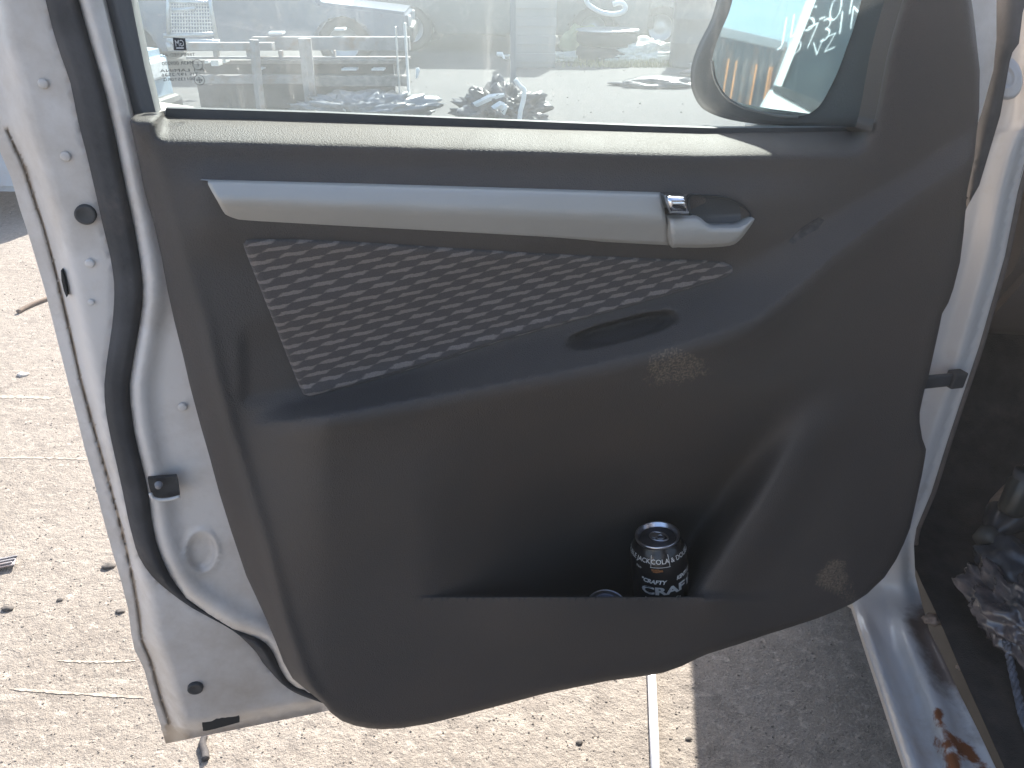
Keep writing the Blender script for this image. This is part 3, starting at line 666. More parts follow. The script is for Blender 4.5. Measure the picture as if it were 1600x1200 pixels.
def body_pt(u, v):
    t = sm(850, 990, v)
    r1 = interp(prx, v); q = r1 - u
    kp = pil_k(u, v, 0.020 * sm(0, 26, q) - 0.012 * sm(20, 60, q) + 0.006 * (1 - sm(0, 6, q)))
    a, b, c = interp(outx, v), interp(chn, v), interp(rid, v)
    z = 0.445 - 0.006 * (1 - sm(a, a + 8, u)) + 0.006 * sm(a + 4, a + 14, u) - 0.016 * sm(b - 6, b + 8, u) + 0.026 * sm(c - 22, c + 4, u) - 0.008 * sm(c + 8, c + 30, u) + 0.004 * sm(r1 - 14, r1, u)
    z = lerp(0.445, z, sm(915, 1010, v))
    ks = sil_k(u, v, z)
    return CAM + ray(u, v) * (1 / lerp(1 / kp, 1 / ks, t))
def b_grime(u, v):
    r1 = interp(prx, v); q = r1 - u
    g = 1.0 * (1 - sm(10, 70, q)) * sm(915, 965, v) * (1 - 0.45 * sm(1060, 1120, v))
    g += 0.30 * (1 - sm(0, 3, abs(u - interp(rid, v) + 14))) * sm(1040, 1090, v)
    return g - 0.2
def b_rust(u, v):
    def seg(a, b, w):
        return 1 - pdist((u, v), [a, b], False) / w
    return max(seg((1465, 1112), (1480, 1160), 16), seg((1480, 1160), (1515, 1180), 34), seg((1515, 1178), (1548, 1210), 32), seg((1488, 1180), (1500, 1235), 30), -0.6) * 0.42
body = field('body_sill', po + pr[::-1], body_pt, BODYW, truck, step=7, thick=0.03, tdir=Vector((0.3, 0.5, -0.8)), rings=(2, 5), cap=False, attr={'grime': b_grime, 'rust': b_rust},
      lines=[[(interp(chn, v), v) for v in range(940, 1260, 12)], [(interp(rid, v), v) for v in range(940, 1260, 12)], [(interp(outx, v) + 9, v) for v in range(940, 1260, 12)]])
body['label'] = 'white painted hinge pillar and sill, scuffed and rusty near the bottom'
# upper pillar with grommet, dark body seal beside it
up_out = [(1500, -80), (1600, -80), (1690, -80), (1670, 60), (1625, 200), (1590, 303), (1570, 403), (1460, 400), (1480, 200)]
def up_pt(u, v):
    r1 = interp(prx, max(v, 200)) if v > 200 else 1625 + (200 - v) * 0.25
    q = r1 - u
    ridge_ = interp(sw([(1600, 190), (1575, 260), (1552, 360), (1545, 420)]), v)
    return CAM + ray(u, v) * pil_k(u, v, 0.020 * sm(0, 26, q) - 0.012 * sm(20, 60, q) - 0.002 - 0.008 * sm(-10, 14, ridge_ - u))
field('hinge_pillar', up_out, up_pt, BODYW, truck, step=9, thick=0.03, tdir=CC, rings=(2, 5), attr={'grime': lambda u, v: -0.3, 'rust': lambda u, v: -0.5})
bs_out = [(1556, -80), (1558, 0), (1557, 60), (1552, 110), (1541, 152), (1530, 190), (1521, 240), (1512, 300), (1508, 330), (1513, 320), (1530, 290), (1545, 240), (1563, 180), (1578, 95), (1582, 82), (1592, 68), (1598, 20), (1604, 0), (1615, -80)]
bl = sw([(1556, -80), (1558, 0), (1557, 60), (1552, 110), (1541, 152), (1530, 190), (1521, 240), (1512, 300)]); br = sw([(1615, -80), (1598, 20), (1592, 68), (1578, 95), (1563, 180), (1545, 240), (1530, 290), (1512, 330)])
field('body_seal', bs_out, lambda u, v: CAM + ray(u, v) * pil_k(u, v, 0.045 + 0.014 * math.sin(math.pi * max(0, min(1, (u - interp(bl, v)) / max(4, interp(br, v) - interp(bl, v)))))), RUBBER, truck, step=7, thick=0.02, tdir=CC, rings=(2, 5))
c = CAM + ray(1572, 121) * pil_k(1572, 121, 0.024)
bm = bmesh.new(); bm_lathe(bm, [(0, 0.003), (0.004, 0.003), (0.005, 0.0015), (0.0075, 0.0015), (0.0085, 0.003), (0.011, 0.003), (0.012, 0.0015), (0.016, 0.0025), (0.0185, 0.001), (0.0195, -0.003)], Vector((0, 0, 0)), Vector((0, 0, 1)), 40)
M = Matrix.Translation(c) @ Vector((-0.45, -0.85, 0.25)).to_track_quat('Z', 'Y').to_matrix().to_4x4() @ Matrix.Rotation(R(28), 4, 'Z') @ Matrix.Diagonal((0.72, 1.15, 1, 1))
bmesh.ops.transform(bm, matrix=M, verts=bm.verts)
from_bm('pillar_grommet', bm, BODYW, truck, True)
# door check strap
bm = bmesh.new()
a = CAM + ray(1436, 598) * pil_k(1436, 598, 0.060); b = CAM + ray(1503, 591) * pil_k(1503, 591, 0.030)
mid = (a + b) / 2; ax = (b - a).normalized(); nn = ax.cross(UP).normalized(); uu = nn.cross(ax)
Mx = Matrix((ax, nn, uu)).transposed()
bm_box(bm, mid, ((b - a).length, 0.006, 0.017), Mx, 0.002)
bm_box(bm, b - ax * 0.010, (0.020, 0.014, 0.021), Mx, 0.002)
from_bm('check_strap', bm, MOULD, truck)
# edge trim strip of the door opening (pinkish rolled rubber line)
bm = bmesh.new(); bm_tube(bm, [CAM + ray(u + 3, v) * pil_k(u, v, 0.004) for u, v in spline(pr[:11], False, 3)], 0.0035, 8)
from_bm('opening_trim', bm, mat('opening_trim_mat', (0.11, 0.09, 0.08), 0.6, var=0.2, vscale=40), truck, True)

# ---------------------------------------------------------------- interior and the rest of the cab
def cbox(bm, s0, s1, c0, c1, z0, z1, bevel=0.01):
    Mx = Matrix((CS, CC, UP)).transposed()
    bm_box(bm, car((s0+s1)/2, (c0+c1)/2, (z0+z1)/2), (s1-s0, c1-c0, z1-z0), Mx, bevel)
# floor carpet
V = []; Fc = []; nx, ny = 40, 60
for j in range(ny+1):
    for i in range(nx+1):
        s = lerp(0.455, 1.75, i/nx); c_ = lerp(-0.75, 1.45, j/ny)
        z = 0.455 + 0.022 * sm(0.56, 0.47, s) + 0.30 * sm(1.05, 1.45, c_) + 0.006 * noise.noise(Vector((s*9, c_*9, 0)))
        V.append(car(s, c_, z))
for j in range(ny):
    for i in range(nx):
        a = j*(nx+1)+i; Fc.append((a, a+1, a+nx+2, a+nx+1))
pydata('floor_carpet', V, Fc, CARPET, truck, True)
bm = bmesh.new(); cbox(bm, 0.46, 1.75, 1.38, 1.42, 0.45, 1.2); from_bm('firewall_lining', bm, CARPET, truck)
bm = bmesh.new()
prof = [(1.40, 1.22), (1.15, 1.17), (0.98, 1.12), (0.93, 1.05), (0.95, 0.92), (1.02, 0.82), (1.15, 0.76), (1.40, 0.74)]
A_ = [bm.verts.new(car(0.47, c_, z)) for c_, z in prof]; B_ = [bm.verts.new(car(1.75, c_, z)) for c_, z in prof]
for i in range(len(prof)): bm.faces.new((A_[i], A_[(i+1) % len(prof)], B_[(i+1) % len(prof)], B_[i]))
bm.faces.new(A_); bm.faces.new(B_)
bmesh.ops.bevel(bm, geom=bm.edges[:], offset=0.012, segments=2, affect='EDGES')
from_bm('dashboard', bm, DASHM, truck, angle=40)
bm = bmesh.new(); cbox(bm, 0.62, 0.98, 0.915, 0.945, 0.80, 1.0, 0.012); from_bm('glovebox_lid', bm, DASHM, truck)
bm = bmesh.new(); cbox(bm, 0.60, 1.08, -0.75, -0.15, 0.62, 0.80, 0.05); cbox(bm, 0.60, 1.08, -0.90, -0.70, 0.72, 1.45, 0.05)
from_bm('seat', bm, CARPET, truck, angle=40)
# outer body: front guard, bonnet, roof, rear door, tray
def plate(name, prof_cz, s0, s1, m, bev=0.03):
    bm = bmesh.new()
    A_ = [bm.verts.new(car(s0, c_, z)) for c_, z in prof_cz]; B_ = [bm.verts.new(car(s1, c_, z)) for c_, z in prof_cz]
    n = len(prof_cz)
    for i in range(n): bm.faces.new((A_[i], A_[(i+1) % n], B_[(i+1) % n], B_[i]))
    bm.faces.new(A_); bm.faces.new(B_)
    bmesh.ops.recalc_face_normals(bm, faces=bm.faces)
    if bev: bmesh.ops.bevel(bm, geom=bm.edges[:], offset=bev, segments=3, affect='EDGES', clamp_overlap=True)
    return from_bm(name, bm, m, truck, angle=35)
arch = [(1.75 + 0.42*math.cos(a), 0.42 + 0.42*math.sin(a)) for a in [math.pi - i*math.pi/12 for i in range(13)]]
gside = [(0.99, 0.40)] + [(1.28, 0.40)] + arch + [(2.25, 0.40), (2.45, 0.45), (2.50, 0.75), (2.42, 0.96), (1.7, 1.06), (0.99, 1.10)]
plate('front_guard', gside, 0.34, 0.40, BODYW, 0.008)
plate('bonnet', [(1.0, 1.08), (1.02, 1.13), (1.7, 1.09), (2.35, 1.0), (2.50, 0.93), (2.52, 0.5), (2.45, 0.5), (2.42, 0.85), (1.7, 1.0)], 0.40, 1.80, BODYW, 0.01)
plate('roof', [(0.15, 1.70), (-0.2, 1.76), (-1.2, 1.78), (-1.55, 1.72), (-1.55, 1.68), (-0.2, 1.71), (0.15, 1.66)], 0.52, 1.68, BODYW, 0.012)
plate('rear_door', [(-0.72, 0.42), (-0.72, 1.10), (-1.55, 1.12), (-1.55, 0.55), (-1.3, 0.42)], 0.33, 0.42, BODYW, 0.012)
plate('rear_door_glass', [(-0.78, 1.10), (-0.78, 1.62), (-1.40, 1.62), (-1.52, 1.12)], 0.42, 0.44, DGLASS, 0)
plate('centre_pillar', [(-0.60, 0.42), (-0.60, 1.10), (-0.66, 1.68), (-0.76, 1.68), (-0.74, 0.42)], 0.42, 0.52, BODYW, 0.01)
plate('far_side', [(1.0, 0.42), (1.0, 1.10), (-1.6, 1.12), (-1.6, 0.42)], 1.76, 1.84, BODYW, 0.01)
plate('tray', [(-1.65, 0.55), (-1.65, 1.10), (-3.1, 1.10), (-3.1, 0.55)], 0.34, 1.84, BODYW, 0.02)
plate('windscreen_pillar', [(0.98, 1.10), (1.05, 1.10), (0.20, 1.72), (0.10, 1.70)], 0.44, 0.49, BODYW, 0.008)
bm = bmesh.new(); cbox(bm, 0.362, 0.50, -0.72, 0.50, 0.36, 0.440, 0.012); from_bm('rocker_panel', bm, BODYW, truck)
plate('sunblock_windscreen', [(1.03, 1.12), (1.06, 1.12), (0.17, 1.72), (0.14, 1.72)], 0.49, 1.70, DGLASS, 0)  # opaque slab added in the screen opening to keep sun out of the cab
plate('rear_wall', [(-1.58, 0.42), (-1.58, 1.70), (-1.62, 1.70), (-1.62, 0.42)], 0.40, 1.78, BODYW, 0.01)
plate('chassis', [(2.3, 0.30), (2.3, 0.43), (-3.0, 0.43), (-3.0, 0.30)], 0.50, 1.65, MOULD, 0.02)
def wheel_parts(parent, c, axis, r=0.36, w=0.24):
    bm = bmesh.new(); prof = [(r*0.60, -w/2), (r*0.86, -w/2), (r*0.97, -w*0.42), (r, -w*0.25), (r, w*0.25), (r*0.97, w*0.42), (r*0.86, w/2), (r*0.60, w/2)]
    bm_lathe(bm, prof, c, axis, 28)
    t = from_bm('wheel', bm, TYRE, parent, True)
    bm = bmesh.new(); bm_lathe(bm, [(0, w*0.20), (r*0.18, w*0.22), (r*0.22, w*0.10), (r*0.48, w*0.02), (r*0.55, w*0.36), (r*0.62, w*0.42), (r*0.62, -w*0.42), (0, -w*0.42)], c, axis, 28)
    from_bm('rim', bm, RIM, t, True)
wheel_parts(truck, car(0.52, 1.75, 0.37), -CS)
wheel_parts(truck, car(0.52, -2.25, 0.37), -CS)
wheel_parts(truck, car(1.66, 1.75, 0.37), CS)
wheel_parts(truck, car(1.66, -2.25, 0.37), CS)

# ================================================================ CANS in the map pocket
def can(label, topu, topv, depth, up, spin, full=True, name='drink_can'):
    up = Vector(up).normalized(); top = CAM + ray(topu, topv) * depth
    Hc = 0.122; base = top - up * Hc
    view = (CAM - base); front = (view - up * view.dot(up)).normalized()
    root = empty(name, base, label, 'can')
    prof = [(0.024, 0.0), (0.026, 0.002), (0.0325, 0.010), (0.033, 0.014), (0.033, 0.098), (0.0318, 0.104), (0.0278, 0.1125), (0.0254, 0.1165), (0.0249, 0.118)]
    bm = bmesh.new(); bm_lathe(bm, prof, base, up, 64); from_bm('can_body', bm, CANB, root, True)
    bm = bmesh.new(); bm_lathe(bm, [(0.0248, 0.1165), (0.0257, 0.1195), (0.0257, 0.1212), (0.0248, 0.122), (0.0236, 0.1212), (0.0226, 0.1160), (0.0214, 0.1152)], base, up, 64)
    lid = from_bm('can_lid', bm, ALU, root, True)
    bm = bmesh.new(); bm_lathe(bm, [(0.0214, 0.1152), (0.0205, 0.1172), (0, 0.1172)], base, up, 64); from_bm('lid_panel', bm, ALUD, lid, True)
    a = front.cross(up).normalized() * -1
    b = front
    tabdir = (a * 0.86 + b * 0.5).normalized(); ts = up.cross(tabdir)
    bm = bmesh.new(); ct = base + up * 0.1188
    loop = [ct + tabdir * (0.013*math.cos(t)*(1.0 if math.cos(t) > 0 else 0.7)) + ts * 0.0075*math.sin(t) for t in [i*math.pi/14 for i in range(29)]]
    bm_tube(bm, loop, 0.0011, 6, False)
    bm_tube(bm, [ct + tabdir*0.004 + (tabdir*math.cos(t) + ts*math.sin(t))*0.0042 for t in [i*math.pi/8 for i in range(17)]], 0.0009, 6, False)
    bm_box(bm, ct - tabdir*0.004, (0.008, 0.010, 0.0012), Matrix((tabdir, ts, up)).transposed(), 0.0003)
    from_bm('pull_tab', bm, ALU, lid, True)
    if full:
        def wrap(txt, ang, z, size, m, rad=0.0331, shear=0.0, bold=0.0, cone=0.0, name='can_lettering', tilt=0.0, wmax=None):
            me = text_mesh(txt, size, 0.0, 'CENTER', shear, bold)
            bm = bmesh.new(); bm.from_mesh(me); bpy.data.meshes.remove(me)
            bmesh.ops.triangulate(bm, faces=bm.faces)
            xs = [v.co.x for v in bm.verts]; w_ = max(xs) - min(xs); k = (wmax / w_) if wmax else 1
            for v in bm.verts:
                x = v.co.x * k; y = v.co.y; zz = z + y + math.tan(tilt) * x
                rr = rad - cone * (zz - z)
                al = spin + ang + x / rad
                v.co = base + up * zz + (front * math.cos(al) + a * math.sin(al)) * (rr + 0.00025)
            return from_bm(name, bm, m, root, False, recalc=False)
        wrap('CRAFT', R(17), 0.0650, 0.0145, PRINT, bold=0.0006, wmax=0.069)
        wrap('"CRAFTY', R(-17), 0.0785, 0.0078, PRINT, shear=0.3, bold=0.0003, wmax=0.030, tilt=R(-4))
        wrap('KENTUCKY"', R(60), 0.0795, 0.0075, PRINT, shear=0.3, bold=0.0003, wmax=0.034)
        wrap('Distribution & Co', R(2), 0.0520, 0.0060, PRINT, bold=0.0001)
        wrap('COLA', R(0), 0.1055, 0.0078, PRINT, rad=0.0312, cone=0.35)
        wrap('DOUBLE JACK', R(-64), 0.1055, 0.0074, PRINT, rad=0.0312, cone=0.35)
        wrap('& DOUBLE', R(55), 0.1055, 0.0074, PRINT, rad=0.0312, cone=0.35)
        wrap('No', R(-46), 0.0955, 0.0055, PRINT)
        bm = bmesh.new()
        def P_(al, z, r_): return base + up*z + (front*math.cos(spin+al) + a*math.sin(spin+al))*r_
        for al in (-0.33, 0.33): bm_tube(bm, [P_(al, z, interp([(0.098, 0.0332), (0.104, 0.0320), (0.1125, 0.0281)], z)) for z in (0.099, 0.102, 0.106, 0.1125)], 0.00028, 5)
        bm_tube(bm, [P_(al/20, 0.099, 0.0331) for al in range(-7, 8)], 0.00028, 5)
        from_bm('label_box', bm, PRINT, root)
        bm = bmesh.new()
        for k in range(9):
            al = random.uniform(-0.30, 0.22); z = random.uniform(0.0925, 0.097); s_ = random.uniform(0.001, 0.0028)
            vs = [bm.verts.new(P_(al + dx*s_/0.033, z + dy*s_*0.6, 0.0333)) for dx, dy in ((-1, -1), (1, -0.7), (0.8, 1), (-0.9, 0.8))]
            bm.faces.new(vs)
        from_bm('label_flame', bm, PRINTC, root)
    return root
can('black and white lettered drink can leaning upright in the door pocket', 1027, 834, 0.895, (-0.13, 0.07, 0.985), R(2))
can('silver can top barely showing in the door pocket left of the lettered can', 949, 950, 0.93, (0.03, -0.28, 0.93), 0, full=False)

# ================================================================ junk in the footwell
def lump(name, c, r, sq, m, label, cat, amp=0.35, fs=3.0, sub=4, seed=0, parent=None, rot=None, sharp=0.5):
    bm = bmesh.new(); bmesh.ops.create_icosphere(bm, subdivisions=sub, radius=1.0)
    for v in bm.verts:
        n = v.co.normalized(); p = n * fs + Vector((seed*7.1, seed*3.3, seed))
        d = 1 + amp * noise.noise(p) + amp * sharp * (1 - 2 * abs(noise.noise(p * 2.7))) * 0.6
        v.co = Vector((n.x * d * r * sq[0], n.y * d * r * sq[1], n.z * d * r * sq[2]))
    M = Matrix.Translation(c) @ (rot.to_4x4() if rot is not None else Matrix.Identity(4))
    bmesh.ops.transform(bm, matrix=M, verts=bm.verts)
    o = from_bm(name, bm, m, parent, True)
    return tag(o, label, cat)
def at_car_z(u, v, z): return CAM + ray(u, v) * sil_k(u, v, z)
# bag of crumpled film
p = at_car_z(1590, 955, 0.53)
lump('crumpled_bag', p, 0.052, (0.75, 1.5, 0.65), BAG, 'crumpled grey plastic bag lying in the footwell under the bottle', 'plastic bag', 0.55, 2.6, 5, 3)
p = at_car_z(1583, 880, 0.55)
lump('black_cloth', p, 0.05, (0.8, 0.9, 0.5), mat('black_cloth_mat', (0.045, 0.05, 0.06), 0.45, var=0.3, vscale=30, coat=0.3), 'shiny black cloth bundled up behind the crumpled bag in the footwell', 'cloth', 0.4, 2.2, 4, 8)
# bottle lying down
root = empty('plastic_bottle', at_car_z(1562, 846, 0.56), 'dark plastic bottle with a tan label lying in the footwell', 'bottle')
ax = Vector((0.75, 0.55, 0.30)).normalized(); o0 = at_car_z(1540, 842, 0.56)
bm = bmesh.new(); bm_lathe(bm, [(0, -0.002), (0.013, -0.002), (0.013, 0.012), (0.012, 0.018), (0.020, 0.030), (0.0265, 0.050), (0.028, 0.070), (0.028, 0.16), (0.024, 0.172), (0, 0.172)], o0, ax, 32)
from_bm('bottle_body', bm, BOTTLE, root, True)
bm = bmesh.new(); bm_lathe(bm, [(0.0268, 0.050), (0.0284, 0.062), (0.0286, 0.085), (0.0284, 0.090)], o0, ax, 32); from_bm('bottle_label', bm, LABELM, root, True)
bm = bmesh.new(); bm_lathe(bm, [(0, -0.006), (0.0145, -0.006), (0.015, 0.012), (0.0135, 0.0125)], o0, ax, 32); from_bm('bottle_cap', bm, mat('cap_grey', (0.06, 0.06, 0.055), 0.6, var=0.2), root, True)
# small clear jar standing behind
root = empty('glass_jar', at_car_z(1580, 790, 0.60), 'small clear jar glinting at the back of the footwell', 'jar')
bm = bmesh.new(); bm_lathe(bm, [(0, 0), (0.016, 0), (0.018, 0.006), (0.018, 0.045), (0.014, 0.052), (0.014, 0.06), (0, 0.06)], at_car_z(1580, 800, 0.60), Vector((0.1, 0.1, 1)), 24)
from_bm('jar_body', bm, mat('jar_glass', (0.022, 0.024, 0.022), 0.35, spec=0.5), root, True)
bm = bmesh.new(); bm_lathe(bm, [(0, 0.062), (0.0155, 0.062), (0.0155, 0.052)], at_car_z(1580, 800, 0.60), Vector((0.1, 0.1, 1)), 24)
from_bm('jar_lid', bm, MOULD, root, True)
# two ropes
def rope(name, pxs, z, r, label, tw=34):
    pts = [at_car_z(u, v, zz) for (u, v, zz) in pxs]
    P_ = [Vector(q) for q in spline([tuple(q) for q in pts], False, 14)]
    bm = bmesh.new()
    for s in range(3):
        sp = []
        for i, q in enumerate(P_):
            t = (P_[min(i+1, len(P_)-1)] - P_[max(i-1, 0)]).normalized(); a = t.cross(UP).normalized(); b = t.cross(a)
            an = i * 0.55 + s * 2.094
            sp.append(q + (a*math.cos(an) + b*math.sin(an)) * r * 0.55)
        bm_tube(bm, sp, r * 0.62, 7)
    o = from_bm(name, bm, ROPE, None, True); return tag(o, label, 'rope', 'ropes trailing out of the footwell rubbish')
rope('rope', [(1572, 1000, 0.52), (1580, 1040, 0.49), (1590, 1085, 0.48), (1600, 1125, 0.475), (1625, 1190, 0.47)], 0, 0.0042, 'thin grey rope trailing down the footwell, the strand nearer the sill')
rope('rope', [(1590, 985, 0.52), (1600, 1020, 0.50), (1612, 1060, 0.49), (1630, 1100, 0.48)], 0, 0.0045, 'thin grey rope trailing down the footwell, the strand farther from the sill')
for i, (u, v, r_, lab) in enumerate(((1460, 968, 0.010, 'largest tan scrap on the carpet at the foot of the hinge pillar'), (1502, 1042, 0.005, 'small tan chip on the footwell carpet below the larger scrap'), (1488, 975, 0.0045, 'tiny dark flake on the carpet beside the large tan scrap'), (1511, 1015, 0.004, 'tiny grey flake on the carpet above the small tan chip'))):
    lump('debris_scrap', at_car_z(u, v, 0.466), r_, (1.1, 0.8, 0.45), CHIP, lab, 'scrap', 0.7, 2.4, 3, i, sharp=0.8)['group'] = 'scraps on the footwell carpet'

# ================================================================ GROUND
rim_pts = []
gm = bpy.data.meshes.new('ground'); V = []; Fc = []
xs = [-200, -100, -40, -15, -6, -3, 0, 3, 6, 15, 40, 100, 200]; ys = [-200, -60, -15, -4, 0, 2, 4, 8, 14, 30, 80, 150, 200]
for y in ys:
    for x in xs: V.append((x, y, 0))
for j in range(len(ys)-1):
    for i in range(len(xs)-1):
        a = j*len(xs)+i; Fc.append((a, a+1, a+len(xs)+1, a+len(xs)))
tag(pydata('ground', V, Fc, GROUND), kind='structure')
# loose pebbles
bm = bmesh.new()
tmpl = bmesh.new(); bmesh.ops.create_icosphere(tmpl, subdivisions=1, radius=1.0)
TV = [v.co.copy() for v in tmpl.verts]; TF = [[v.index for v in f.verts] for f in tmpl.faces]; tmpl.free()
V = []; Fc = []
def pebble(x, y, r):
    k = len(V); a = random.uniform(0, 6.28); sx, sy, sz = r*random.uniform(.7, 1.3), r*random.uniform(.6, 1.1), r*random.uniform(.4, .8)
    for t in TV:
        q = Vector((t.x*sx, t.y*sy, t.z*sz)) * random.uniform(0.75, 1.15)
        V.append((x + q.x*math.cos(a) - q.y*math.sin(a), y + q.x*math.sin(a) + q.y*math.cos(a), sz*0.35 + q.z))
    for f in TF: Fc.append([k+i for i in f])
n = 0
while n < 2000:
    u = random.uniform(-20, 1420); v = random.uniform(200, 1215)
    if not (u < 260 + (v-380)*0.2 or v > 1000): continue
    g = ground(u, v)
    if g.y > 7: continue
    pebble(g.x, g.y, random.choice((0.001, 0.0013, 0.0016, 0.002, 0.0022)) * (1 + 0.25*g.y)); n += 1
for _ in range(1300):
    x = random.uniform(-4, 6); y = random.uniform(4.5, 15); pebble(x, y, 0.003 + 0.010 * random.random()**3)
tag(pydata('gravel', V, Fc, mat('pebble_mat', (0.11, 0.096, 0.083), 0.9, col2=(0.26, 0.235, 0.205), vscale=35), None, False), label='loose pale and dark pebbles scattered over the yard', kind='stuff')

def ragged(name, pts, half, m):
    P_ = resample(spline(pts, False, 4), 60); V = []; Fc = []
    for i, (u, v) in enumerate(P_):
        e = min(1, i/6, (59-i)/6) if i else 0
        hw = half * 0.75 * (0.35 + 0.65*e) * (0.75 + 0.8*noise.noise(Vector((i*0.35, half, 1))))
        V += [ground(u, v - hw, 0.0012), ground(u, v + hw*(0.9 + 0.6*noise.noise(Vector((i*0.5, 7, half)))), 0.0012)]
    for i in range(59): Fc.append((2*i+1, 2*i+3, 2*i+2, 2*i))
    return tag(pydata(name, V, Fc, m), kind='structure')
PALE = mat('pale_dust_line', (0.33, 0.295, 0.25), 0.95, col2=(0.22, 0.19, 0.16), vscale=90, bump=0.8, bscale=250)
ragged('road_marking', [(-30, 620), (30, 620), (86, 622)], 4.0, PALE)
ragged('road_marking', [(-30, 716), (60, 715), (136, 718)], 2.2, PALE)
ragged('road_marking', [(90, 1032), (150, 1034), (212, 1032)], 3.0, PALE)
ragged('road_marking', [(15, 1076), (100, 1082), (225, 1090)], 3.4, PALE)

# pipe on the ground
bm = bmesh.new(); a = ground(1016, 1000, 0.009); b = ground(1028, 1290, 0.009)
bm_tube(bm, [a + (a-b)*0.1, a, (a+b)/2, b], 0.0085, 20)
tag(from_bm('metal_pipe', bm, mat('white_pipe', (0.80, 0.78, 0.76), 0.3, metal=0.15, var=0.04), None, True), 'thin white metal pipe lying on the ground under the open door', 'pipe')
# sticks, stones, flat scrap on the left
def stick(pts, r, label, m=BARK, cat='stick', name='stick'):
    bm = bmesh.new(); bm_tube(bm, [ground(u, v, r) for u, v in spline(pts, False, 4)], r, 7); return tag(from_bm(name, bm, m, None, True), label, cat)
stick([(28, 487), (45, 478), (62, 471), (80, 464)], 0.009, 'dark thin stick on the gravel beside the door edge')
for i, (u, v, r_, lab) in enumerate(((170, 884, 0.012, 'dark chunky stone close to the lower door edge'), (12, 951, 0.010, 'dark flat stone at the left edge of the photo'), (188, 955, 0.008, 'small dark stone just left of the bent door hem'), (94, 937, 0.006, 'small dark stone out on open gravel left of the door'), (35, 585, 0.014, 'pale flat stone on the gravel higher up at the left'), (905, 1160, 0.006, 'small dark stone left of the white pipe'), (1076, 1155, 0.005, 'small dark stone right of the white pipe'))):
    M_ = mat('stone_pale', (0.5, 0.47, 0.42), 0.8, var=0.2) if i == 4 else mat('stone_dark', (0.07, 0.062, 0.055), 0.8, var=0.3, vscale=60)
    o = lump('stone', ground(u, v, r_*0.25), r_, (1.2, 0.8, 0.5), M_, lab, 'stone', 0.4, 1.2, 3, i+20, sharp=0.4); o['group'] = 'stones on the gravel'
root = empty('scrap_plate', ground(5, 880), 'small ribbed grey metal scrap on the gravel at the left edge', 'metal scrap')
bm = bmesh.new(); c_ = ground(2, 880, 0.012); bm_box(bm, c_, (0.06, 0.035, 0.004), Matrix.Rotation(R(20), 3, 'Z'), 0.001); from_bm('plate', bm, STEEL, root)
for k in range(3):
    bm = bmesh.new(); bm_box(bm, c_ + Vector((0, (k-1)*0.011, 0.004)), (0.058, 0.004, 0.005), Matrix.Rotation(R(20), 3, 'Z'), 0.001); from_bm('rib', bm, STEEL, root)
# dangling drain hose below door hem
bm = bmesh.new(); bm_tube(bm, [ground(u, v, 0.006) for u, v in spline([(320, 1150), (316, 1162), (320, 1175), (321, 1186)], False, 4)], [0.006]*4 + [0.007]*9, 8)
tag(from_bm('rubber_offcut', bm, RUBBER, None, True), 'short dark rubber offcut on the gravel just under the door corner', 'rubber piece')

